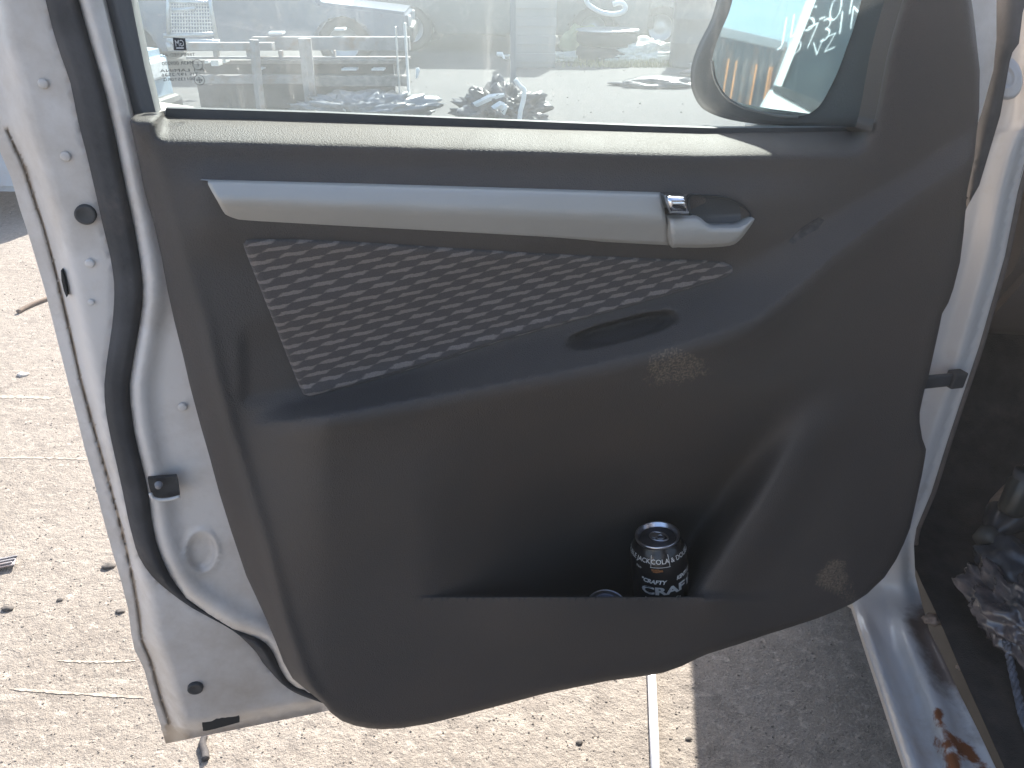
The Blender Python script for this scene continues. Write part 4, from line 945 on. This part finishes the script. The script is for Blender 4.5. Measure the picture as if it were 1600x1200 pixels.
# ================================================================ YARD beyond the window
def make_vehicle(name, label, cat, X, Y, rz, L, W, Ht, paint_, style='wagon', group='vehicles parked across the yard', clear=0.25):
    root = empty(name, Vector((X, Y, 0)), label, cat, group, rz)
    def prism(nm, prof, w, m, bev=0.05, par=root, y0=None, y1=None, taper=0.0):
        bm = bmesh.new(); y0_ = -w/2 if y0 is None else y0; y1_ = w/2 if y1 is None else y1
        A_ = [bm.verts.new((x, y0_ + taper*max(0, z-Ht*0.55), z)) for x, z in prof]; B_ = [bm.verts.new((x, y1_ - taper*max(0, z-Ht*0.55), z)) for x, z in prof]
        n = len(prof)
        for i in range(n): bm.faces.new((A_[i], A_[(i+1) % n], B_[(i+1) % n], B_[i]))
        bm.faces.new(A_); bm.faces.new(B_)
        bmesh.ops.recalc_face_normals(bm, faces=bm.faces)
        if bev: bmesh.ops.bevel(bm, geom=bm.edges[:], offset=bev, segments=2, affect='EDGES', clamp_overlap=True)
        return from_bm(nm, bm, m, par, world=False, angle=40)
    h = L/2; b = clear; sh = Ht*0.58; r_ = 0.33
    fx, rx = h*0.62, -h*0.62
    def arch_(cx): return [(cx - r_*1.15*math.cos(a), b + r_*1.1*math.sin(a)) for a in [i*math.pi/8 for i in range(9)]]
    low = [(-h, b+0.1), (-h+0.1, b)] + arch_(rx) + arch_(fx) + [(h-0.12, b), (h, b+0.1)]
    if style == 'sedan':
        top = [(h, sh*0.85), (h*0.5, sh), (h*0.25, Ht), (-h*0.35, Ht), (-h*0.62, sh*1.03), (-h, sh*0.98)]
        win = [(h*0.40, sh*1.02), (h*0.22, Ht*0.955), (-h*0.33, Ht*0.955), (-h*0.52, sh*1.02)]
    elif style == 'ute':
        top = [(h, sh*0.85), (h*0.52, sh), (h*0.30, Ht), (-h*0.15, Ht), (-h*0.20, sh), (-h, sh)]
        win = [(h*0.44, sh*1.02), (h*0.28, Ht*0.955), (-h*0.12, Ht*0.955), (-h*0.14, sh*1.02)]
    else:
        top = [(h, sh*0.85), (h*0.5, sh), (h*0.25, Ht), (-h*0.85, Ht), (-h, sh)]
        win = [(h*0.42, sh*1.02), (h*0.22, Ht*0.955), (-h*0.80, Ht*0.955), (-h*0.90, sh*1.02)]
    prism('body', low + top, W, paint_, 0.04, taper=0.18)
    prism('side_window', win, W, DGLASS, 0, y0=-W/2+0.03, y1=-W/2+0.05, taper=0.0) if False else None
    for sgn in (-1, 1):
        bm = bmesh.new(); vs = [bm.verts.new((x, sgn*(W/2 - 0.18*max(0, z-Ht*0.55) + 0.006), z)) for x, z in win]; bm.faces.new(vs)
        r = bmesh.ops.extrude_face_region(bm, geom=bm.faces[:]); bmesh.ops.translate(bm, vec=(0, -sgn*0.02, 0), verts=[g for g in r['geom'] if isinstance(g, bmesh.types.BMVert)])
        from_bm('side_window', bm, DGLASS, root, world=False)
    for cx in (fx, rx):
        for sgn in (-1, 1):
            bm = bmesh.new(); w_ = 0.22
            c0 = Vector((cx, sgn*(W/2-0.12), r_)); axw = Vector((0, sgn, 0))
            bm_lathe(bm, [(r_*0.60, -w_/2), (r_*0.88, -w_/2), (r_, -w_*0.28), (r_, w_*0.28), (r_*0.88, w_/2), (r_*0.60, w_/2)], c0, axw, 22)
            t = from_bm('wheel', bm, TYRE, root, True, world=False)
            bm = bmesh.new(); bm_lathe(bm, [(0, w_*0.2), (r_*0.2, w_*0.2), (r_*0.5, w_*0.05), (r_*0.58, w_*0.42), (r_*0.62, w_*0.4), (r_*0.62, -w_*0.4), (0, -w_*0.4)], c0, axw, 22)
            o = from_bm('rim', bm, RIM, None, True, world=False); o.parent = t
    for sgn in (-1, 1):
        bm = bmesh.new(); bm_box(bm, Vector((h-0.03, sgn*W*0.36, sh*0.72)), (0.12, 0.30, 0.13), None, 0.02); from_bm('headlight', bm, LAMP, root, world=False)
        bm = bmesh.new(); bm_box(bm, Vector((-h+0.03, sgn*W*0.40, sh*0.78)), (0.10, 0.16, 0.20), None, 0.02); from_bm('tail_light', bm, mat('tail_red', (0.3, 0.02, 0.02), 0.2), root, world=False)
    for q in (h, -h):
        bm = bmesh.new(); bm_box(bm, Vector((q, 0, b+0.18)), (0.14, W*0.96, 0.20), None, 0.04); from_bm('bumper', bm, MOULD, root, world=False)
    return root
g = lambda u, v: ground(u, v)
def px_at(u, Y, z=0.0):
    # X at world depth Y for image column u at about the horizon height of z
    lo = -200; dzy = (z - H) / Y
    d = (-SP - dzy*CP) / (CP - dzy*SP)     # image row slope
    return (u - 800)/F * (Y / (CP - d*SP))
make_vehicle('parked_car', 'dark navy sedan side-on behind the slatted steel rack', 'car', px_at(395, 11.5), 11.6, R(4), 4.4, 1.75, 1.4, P_NAVY, 'sedan')
make_vehicle('parked_ute', 'white ute nose and front wheel standing behind the rack', 'ute', px_at(455, 17.5) - 1.2, 18.2, R(2), 4.9, 1.8, 1.7, P_WHITE, 'ute')
make_vehicle('parked_car', 'dark grey wagon with a bright bonnet edge, to the right of the white ute', 'car', px_at(600, 16.5) + 0.9, 17.0, R(178), 4.6, 1.8, 1.5, P_DARK, 'wagon')
make_vehicle('parked_van', 'dark wreck of a van behind the tyre stack', 'van', px_at(905, 19), 20.5, R(185), 4.8, 1.9, 1.9, P_DARK, 'wagon')
make_vehicle('parked_car', 'dull grey hatch parked far right behind the black drum and mirror', 'car', px_at(1130, 17) + 1.0, 18.5, R(170), 4.3, 1.75, 1.5, P_GREY, 'wagon')
make_vehicle('parked_car', 'maroon sedan at the far back left of the yard', 'car', px_at(230, 24), 26, R(10), 4.5, 1.8, 1.45, P_RED, 'sedan')
make_vehicle('parked_car', 'green wagon at the far back middle of the yard', 'car', px_at(720, 26), 27, R(-6), 4.5, 1.8, 1.5, P_GREEN, 'wagon')
make_vehicle('parked_car', 'pale blue car beyond the left edge of the open door, casting shade on the gravel', 'car', -4.62, 5.15, R(-3), 4.3, 1.75, 1.45, P_LBLUE, 'sedan', clear=0.15)

make_vehicle('parked_truck', 'dark boxy truck just beyond the grey bin and rags', 'truck', px_at(790, 13.5), 14.2, R(176), 4.6, 1.9, 2.2, P_DARK, 'wagon')
make_vehicle('parked_car', 'dark car wreck behind the crate and white tarp', 'car', px_at(1060, 13.8)+0.9, 14.5, R(4), 4.3, 1.8, 1.6, P_DARK, 'wagon')
# tray truck with mesh headboard, left
root = empty('mesh_headboard', wall(300, 100, 9.0), 'galvanised mesh ute headboard standing behind the rack at left', 'mesh rack')
def wtube(bm, pts, Y, r, seg=8): bm_tube(bm, [wall(u, v, Y) for u, v in pts], r, seg)
bm = bmesh.new(); wtube(bm, [(263, 60), (263, -30)], 9.0, 0.02); wtube(bm, [(338, 60), (322, -30)], 9.0, 0.02); wtube(bm, [(256, 56), (336, 53)], 9.0, 0.022); wtube(bm, [(264, 2), (325, 4)], 9.0, 0.02); from_bm('tube_frame', bm, GALV, root, True)
bm = bmesh.new()
for k in range(16): wtube(bm, [(266, -28 + k*5.3), (332, -28 + k*5.3)], 9.0, 0.006, 4)
for k in range(16): wtube(bm, [(266 + k*4.2, -28), (268 + k*4.4, 56)], 9.01, 0.006, 4)
from_bm('wire_mesh', bm, GALV, root)
bm = bmesh.new(); wtube(bm, [(262, 64), (343, 66)], 8.9, 0.028); wtube(bm, [(270, 16), (305, 13)], 8.95, 0.02); wtube(bm, [(263, 66), (267, 79)], 8.9, 0.03)
from_bm('ladder_rail', bm, GALV, root, True)
# steel rack
YR = 7.4
rack = empty('slatted_rack', wall(450, 190, YR), 'low grey steel rack with slotted rails and leaning posts seen through the window', 'rack')
def wbox(nm, u0, v0, u1, v1, Y, dep, m, par, bev=0.004):
    a = wall(u0, v0, Y); b = wall(u1, v1, Y); bm = bmesh.new()
    bm_box(bm, Vector(((a.x+b.x)/2, Y + dep/2, (a.z+b.z)/2)), (abs(b.x-a.x), dep, abs(b.z-a.z)), None, bev); return from_bm(nm, bm, m, par)
wbox('rail', 292, 67, 426, 79, YR, 0.10, STEEL, rack); wbox('rail', 392, 58, 640, 79, YR+0.25, 0.10, STEEL, rack); wbox('rail', 290, 89, 640, 93, YR+0.02, 0.08, STEEL, rack)
wbox('rail', 296, 118, 478, 131, YR+0.01, 0.10, STEEL, rack); wbox('rail', 478, 119, 640, 135, YR+0.06, 0.10, TIMBER, rack)
for u0, u1 in ((332, 341), (384, 392), (434, 441), (520, 524)): wbox('slot_divider', u0, 79, u1, 89, YR+0.03, 0.06, STEEL, rack)
for pts, r_ in (([(397, 62), (402, 120), (410, 186)], 0.045), ([(476, 60), (482, 120), (490, 190)], 0.06)):
    bm = bmesh.new(); wtube(bm, pts, YR - 0.12, r_, 6); from_bm('post', bm, STEEL, rack)
wbox('post', 618, 42, 626, 188, YR-0.15, 0.08, GALV, rack); wbox('post', 630, 36, 640, 150, YR-0.1, 0.08, P_WHITE, rack)
wbox('backing', 300, 92, 620, 180, YR+0.5, 0.06, mat('rack_backing', (0.10, 0.10, 0.11), 0.7, var=0.3, vscale=6), rack)
wbox('shelf', 300, 94, 620, 100, YR+0.2, 0.3, TIMBER, rack)
# bits on the rack
for k, (u, v, w, hh, lab) in enumerate(((335, 99, 13, 9, 'white carton corner on the rack shelf, largest of its cluster'), (350, 96, 5, 5, 'small white carton piece right of the largest one'), (322, 97, 6, 4, 'small white carton piece left of the largest one'), (404, 108, 12, 2.5, 'thin white slat on the shelf by the left post'), (545, 109, 24, 3, 'long white slat on the right half of the rack'), (590, 109, 20, 3, 'white slat beside the right-hand post'), (430, 52, 22, 4, 'white bent strip lying on top of the rack by the left post'), (530, 46, 16, 4, 'short white strip lying on top of the rack, right half'))):
    o = wbox('white_scrap', u - w/2, v - hh/2, u + w/2, v + hh/2, YR + (0.28 if v < 60 else 0.06), 0.12, PLASW, None); tag(o, lab, 'scrap', 'white scraps on the rack')
# debris heaps
def heap(name, u, v, r, sq, m, label, cat, **k):
    p = ground(u, v); return lump(name, p + Vector((0, r*sq[1]*0.6, r*sq[2]*0.4)), r, sq, m, label, cat, **k)
heap('scrap_heap', 783, 196, 0.25, (1.1, 1.0, 0.70), mat('dark_scrap', (0.10, 0.10, 0.11), 0.5, var=0.5, vscale=6, bump=0.4, bscale=20), 'dark scrap heap right of the tall posts', 'scrap heap', amp=0.7, fs=2.5, sub=5, seed=2, sharp=1.2)
heap('scrap_heap', 560, 195, 0.30, (1.5, 0.8, 0.45), P_GREY, 'grey crumpled panel heap in front of the rack', 'scrap heap', amp=0.7, fs=2.2, sub=5, seed=5, sharp=1.2)
def wstrip(u0, v0, u1, v1, Y, r, label, m=PLASW, cat='scrap', name='bent_strip'):
    bm = bmesh.new(); a, b = wall(u0, v0, Y), wall(u1, v1, Y); mid = (a+b)/2 + Vector((0.01, 0, 0.02))
    bm_tube(bm, [a, mid, b], [r, r*1.2, r*0.6], 5); return tag(from_bm(name, bm, m, None), label, cat, 'white strips in the scrap')
wstrip(770, 172, 792, 166, 6.9, 0.035, 'wide pale strip low on the dark scrap heap'); wstrip(740, 165, 788, 148, 6.95, 0.025, 'long pale strip lying across the dark scrap heap')
wstrip(524, 164, 540, 174, 7.0, 0.012, 'short bright strip standing out of the grey panel heap'); wstrip(500, 168, 520, 178, 7.0, 0.010, 'thin bright strip left of the short bright one')
wstrip(652, 106, 651, 122, 7.1, 0.016, 'upright white tag on the tall post'); wstrip(776, 84, 788, 92, 7.2, 0.014, 'short white strip high against the tall post')
wstrip(785, 180, 790, 163, 6.8, 0.018, 'upright white strip at the right end of the scrap heap')
bm = bmesh.new(); bm_tube(bm, [wall(u, v, 6.7) for u, v in spline([(805, 124), (812, 134), (819, 141), (817, 160), (813, 175), (811, 192)], False, 4)], 0.020, 7)
tag(from_bm('white_bent_pipe', bm, PLASW, None, True), 'white kinked plastic pipe standing just right of the grey post', 'pipe')
root = empty('yard_post', Vector((wall(801, 150, 7.6).x, 7.6, 0)), 'tall grey steel post beyond the window, right of the scrap heap', 'post')
wbox('pole', 797, -80, 806, 184, 7.6, 0.06, P_GREY, root); wbox('base_plate', 791, 182, 812, 186, 7.55, 0.16, STEEL, root)
# tyre stack with a rim
root = empty('tyre_stack', ground(950, 100), 'low stack of old tyres with dusty rim, centre of the yard', 'tyres')
Yt = ground(950, 100).y; cx = ground(950, 100).x
for k in range(2):
    bm = bmesh.new(); bm_lathe(bm, [(0.24, -0.09), (0.38, -0.10), (0.43, -0.05), (0.43, 0.05), (0.38, 0.10), (0.24, 0.09), (0.24, -0.09)], Vector((cx, Yt + 0.3, 0.11 + k*0.205)), Vector((0.02, 0, 1)), 32); from_bm('tyre', bm, TYRE, root, True)
bm = bmesh.new(); bm_lathe(bm, [(0, 0.40), (0.20, 0.40), (0.26, 0.425), (0.44, 0.425), (0.45, 0.41), (0.25, 0.40)], Vector((cx, Yt+0.3, 0.0)), UP, 32); from_bm('lid_disc', bm, GALV, root, True)
heap('white_tarp', 1010, 100, 0.40, (1.25, 0.9, 0.42), TARPW, 'crumpled white tarp heap right of the tyre stack', 'tarp', amp=0.7, fs=2.0, sub=5, seed=11, sharp=1.0)
heap('rag_pile', 872, 96, 0.38, (1.4, 0.7, 0.18), TARPW, 'flat white rag pile left of the tyre stack', 'rags', amp=0.6, fs=2.4, sub=5, seed=12, sharp=1.0)
heap('yellow_sack', 908, 84, 0.36, (0.7, 0.5, 0.75), mat('yellow_sack_mat', (0.42, 0.40, 0.20), 0.7, var=0.2), 'pale yellow sack slumped beside the tyre stack', 'sack', amp=0.45, fs=1.8, sub=4, seed=13)
heap('dark_panel', 1035, 137, 0.42, (1.1, 0.55, 0.16), P_DARK, 'flat dark car panel lying on the ground in front of the white tarp', 'car panel', amp=0.4, fs=1.6, sub=4, seed=14)
heap('rubble', 1120, 120, 0.22, (1.4, 0.8, 0.5), STEEL, 'grey rubble lump half hidden by the door mirror', 'rubble', amp=0.6, fs=2.2, sub=4, seed=15)
# grass patch (stuff)
V = []; Fc = []
for _ in range(2600):
    u = random.gauss(985, 42); v = random.uniform(92, 106)
    p = ground(u, v); hh = random.uniform(0.04, 0.13); a = random.uniform(0, 6.28); dx, dy = math.cos(a)*0.006, math.sin(a)*0.006; lx, ly = random.uniform(-.04, .04), random.uniform(-.04, .04)
    k = len(V); V += [(p.x-dx, p.y-dy, 0), (p.x+dx, p.y+dy, 0), (p.x+lx, p.y+ly, hh)]; Fc.append((k, k+1, k+2))
tag(pydata('grass', V, Fc, GRASS), label='yellow green weeds around the tyre stack', kind='stuff')
# hanging white hose
bm = bmesh.new(); bm_tube(bm, [wall(u, v, 7.9) for u, v in spline([(912, -40), (916, 0), (926, 12), (942, 20), (960, 22), (974, 18), (977, 10), (970, 4), (958, 7)], False, 5)], 0.022, 8)
tag(from_bm('white_hose', bm, PLASW, None, True), 'white hose curling down into view at the top of the window', 'hose')
bm = bmesh.new(); bm_tube(bm, [wall(u, v, 7.9) for u, v in spline([(1122, -30), (1123, 5), (1128, 22), (1138, 12), (1144, -20)], False, 5)], 0.024, 8)
tag(from_bm('white_cable_loop', bm, PLASW, None, True), 'white cable loop hanging above the door mirror', 'cable')
# dark drum behind the tyre stack on the right, and crates
root = empty('steel_drum', ground(1085, 108), 'black steel drum standing left of the door mirror', 'drum')
p = ground(1085, 108) + Vector((0, 0.3, 0)); bm = bmesh.new(); bm_lathe(bm, [(0, 0), (0.29, 0), (0.30, 0.02), (0.29, 0.04), (0.29, 0.29), (0.30, 0.305), (0.29, 0.32), (0.29, 0.58), (0.30, 0.60), (0.29, 0.62), (0.29, 0.86), (0.30, 0.88), (0.28, 0.88), (0.28, 0.86), (0, 0.86)], p, UP, 32); from_bm('drum_body', bm, P_DARK, root, True)
bm = bmesh.new(); bm_lathe(bm, [(0, 0.87), (0.03, 0.87), (0.03, 0.885), (0, 0.885)], p + Vector((0.15, -0.1, 0)), UP, 12); from_bm('bung', bm, GALV, root)
for i, (u, v, w, hh, m_, lab) in enumerate(((835, 106, 0.55, 0.9, P_GREY, 'tall grey metal bin behind the rags'), (895, 62, 0.5, 0.5, TIMBER, 'timber crate behind the yellow sack'), (1020, 66, 0.8, 0.8, P_DARK, 'dark wooden crate behind the white tarp'))):
    p = ground(u, v); root = empty('storage_crate', p, lab, 'crate', 'crates in the yard'); cc_ = p + Vector((0, w/2, hh/2)); bm = bmesh.new(); bm_box(bm, cc_, (w, w, hh), None, 0.01); from_bm('box', bm, m_, root)
    for k in range(4):
        bm = bmesh.new(); bm_box(bm, cc_ + Vector((0, -w/2-0.012, hh*(-0.36 + 0.24*k))), (w*1.02, 0.022, hh*0.12), None, 0.004); from_bm('slat', bm, m_, root)

# ================================================================ what the mirror shows, behind the camera
def refl_at_z(u, v, z):
    p, d = refl(u, v); t = (z - p.z) / d.z; return p + d * t
def container(p0, p1, hgt):
    a = Vector((p0.x, p0.y, 0)); b = Vector((p1.x, p1.y, 0)); ex = (b-a).normalized(); Lc = (b-a).length
    away = Vector((ex.y, -ex.x, 0))
    if away.dot(a - Vector((0.3, 1, 0))) < 0: away = -away
    root = empty('shipping_container', (a+b)/2, 'weathered brown shipping container with orange rust streaks, seen in the door mirror', 'container')
    rust = mat('container_rust', (0.13, 0.105, 0.09), 0.7, var=0.25, vscale=2, dirt=(0.30, 0.13, 0.05), dscale=2.2, dlo=0.5, dhi=0.68)
    orange = mat('orange_streak', (0.75, 0.30, 0.08), 0.6, var=0.2, vscale=8)
    V = []; n = int(Lc / 0.07); P_ = []
    for i in range(n+1):
        ph = i % 4; P_.append(a + ex * (Lc*i/n) + away * (0.0 if ph in (0, 1) else 0.035))
    for q in P_: V.append(q); V.append(q + UP*hgt)
    Fc = [(2*i, 2*i+2, 2*i+3, 2*i+1) for i in range(n)]
    pydata('front_wall', V, Fc, rust, root)
    Mx = Matrix((ex, away, UP)).transposed()
    bm = bmesh.new(); bm_box(bm, (a+b)/2 + away*1.25 + UP*hgt/2, (Lc*0.995, 2.35, hgt*0.99), Mx, 0.0); from_bm('body', bm, rust, root)
    bm = bmesh.new(); bm_box(bm, (a+b)/2 + away*0.03 + UP*(hgt+0.02), (Lc+0.06, 0.14, 0.16), Mx, 0.01); bm_box(bm, (a+b)/2 + away*1.25 + UP*(hgt+0.04), (Lc, 2.4, 0.05), Mx, 0.01); from_bm('top_rail', bm, mat('rail_pale', (0.5, 0.48, 0.46), 0.6, var=0.1), root)
    for q in (a, b):
        bm = bmesh.new(); bm_box(bm, q + UP*hgt/2 - away*0.01, (0.14, 0.14, hgt), Mx, 0.01); from_bm('corner_post', bm, rust, root)
    for t, w_ in ((0.22, 0.03), (0.33, 0.02), (0.62, 0.03), (0.83, 0.07), (0.86, 0.03)):
        q = a + ex*Lc*t; bm = bmesh.new(); bm_box(bm, q - away*0.018 + UP*hgt*0.45, (w_, 0.02, hgt*0.8), Mx, 0.004); from_bm('rust_streak', bm, orange, root)
p0 = refl_at_z(1118, 50, 2.6); p1 = refl_at_z(1226, 74, 2.6)
print('container', p0, p1, 'mirror refl', refl(1230, 80)[1])
container(p0, p1, 2.6)
# the marked wagon: side plane about 1.9 m behind the mirror
pm, dm = refl(1250, 90)
nrm = Vector((-dm.x, -dm.y, 0)).normalized()
nrm = (Matrix.Rotation(R(-14), 3, 'Z') @ nrm)
kk = nrm.dot(pm + dm * 2.6)
def rw(u, v, off=0.0):
    p, d = refl(u, v); t = (kk + off - nrm.dot(p)) / nrm.dot(d); return p + d * t
wag = empty('marked_wagon', Vector((rw(1250, 160).x, rw(1250, 160).y, 0)), 'white wagon with marker writing on its dark window, reflected in the door mirror', 'car')
def slab(nm, poly, m, th=0.04, off=0.0, par=wag):
    P_ = [rw(u, v, off) for u, v in poly]; bm = bmesh.new()
    A_ = [bm.verts.new(q) for q in P_]; B_ = [bm.verts.new(q - nrm*th) for q in P_]; n = len(P_)
    for i in range(n): bm.faces.new((A_[i], A_[(i+1) % n], B_[(i+1) % n], B_[i]))
    bm.faces.new(A_); bm.faces.new(B_); return from_bm(nm, bm, m, par)
slab('pillar', [(1214, 133), (1222, 135), (1300, -60), (1288, -60)], P_WHITE, 0.05, 0.0)
slab('window', [(1221, 134), (1299, -60), (1420, -60), (1400, 180), (1290, 162)], DGLASS, 0.02, -0.02)
slab('sill', [(1213, 133), (1221, 135), (1300, 165), (1400, 200), (1400, 240), (1300, 190), (1209, 141)], MOULD, 0.05, 0.01)
slab('door_panel', [(1208, 140), (1300, 190), (1400, 240), (1430, 420), (1180, 420), (1189, 172)], P_WHITE, 0.05, 0.0)
CHALK = mat('marker_white', (0.8, 0.82, 0.86), 0.6)
def scribble(txt, u, v, size, ang):
    me = text_mesh(txt, size, 0.001, 'CENTER', 0.45, -0.0045 * size / 0.17)
    c_ = rw(u, v, -0.012); xd = (rw(u + 20, v - ang, -0.012) - c_).normalized(); yd = nrm.cross(xd) ; 
    if yd.z < 0: yd = -yd
    M = Matrix(((xd.x, yd.x, nrm.x, c_.x), (xd.y, yd.y, nrm.y, c_.y), (xd.z, yd.z, nrm.z, c_.z), (0, 0, 0, 1)))
    me.transform(M); link('marker_writing', me, CHALK, wag)
scribble('JLS-01/12', 1306, 16, 0.12, 8); scribble('5731N', 1292, 48, 0.115, 9); scribble('VZ', 1284, 74, 0.08, 9)

# ================================================================ trees far off and light
SUN_EL, SUN_AZ = R(41), R(15.5)     # azimuth clockwise from +Y
hz = bpy.data.materials.new('veil_haze'); hz.use_nodes = True; hn = hz.node_tree.nodes; hn.remove(hn['Principled BSDF'])
pv = hn.new('ShaderNodeVolumePrincipled'); pv.inputs['Density'].default_value = 0.022; pv.inputs['Anisotropy'].default_value = 0.6; pv.inputs['Color'].default_value = (0.93, 0.93, 0.95, 1)  # even haze added to lift the darks like veiling glare on a lens
hz.node_tree.links.new(pv.outputs[0], hn['Material Output'].inputs['Volume'])
bm = bmesh.new(); bm_box(bm, Vector((0, 0, 0.95)), (420, 420, 3.9)); tag(from_bm('haze', bm, hz), kind='stuff')
w = bpy.data.worlds.new('World'); scene.world = w; w.use_nodes = True
N = w.node_tree.nodes; L = w.node_tree.links; bg = N['Background']
sky = N.new('ShaderNodeTexSky'); sky.sky_type = 'NISHITA'; sky.sun_disc = False; sky.sun_elevation = SUN_EL; sky.sun_rotation = SUN_AZ
sky.dust_density = 1.6; sky.air_density = 1.0
L.new(sky.outputs[0], bg.inputs[0]); bg.inputs[1].default_value = 0.10
sl = bpy.data.lights.new('sun', 'SUN'); sl.energy = 5.0; sl.angle = R(0.5); sl.color = (1.0, 0.93, 0.84)
so = bpy.data.objects.new('sun', sl); COL.objects.link(so)
sd = Vector((math.sin(SUN_AZ)*math.cos(SUN_EL), math.cos(SUN_AZ)*math.cos(SUN_EL), math.sin(SUN_EL)))
so.rotation_euler = sd.to_track_quat('Z', 'Y').to_euler(); so.location = (3, 10, 12)

cam = bpy.data.cameras.new('camera'); co = bpy.data.objects.new('camera', cam); COL.objects.link(co)
cam.sensor_width = 36; cam.lens = 36 * F / 1600; cam.clip_start = 0.02; cam.clip_end = 2000
co.location = CAM; co.rotation_euler = (math.pi/2 - PITCH, 0, 0); scene.camera = co
vs_ = scene.view_settings; vs_.view_transform = 'Standard'; vs_.look = 'None'; vs_.exposure = 1.85; vs_.gamma = 1.0
scene.cycles.use_denoising = True
scene.cycles.max_bounces = 8; scene.cycles.transparent_max_bounces = 12
scene.cycles.caustics_reflective = False; scene.cycles.caustics_refractive = False
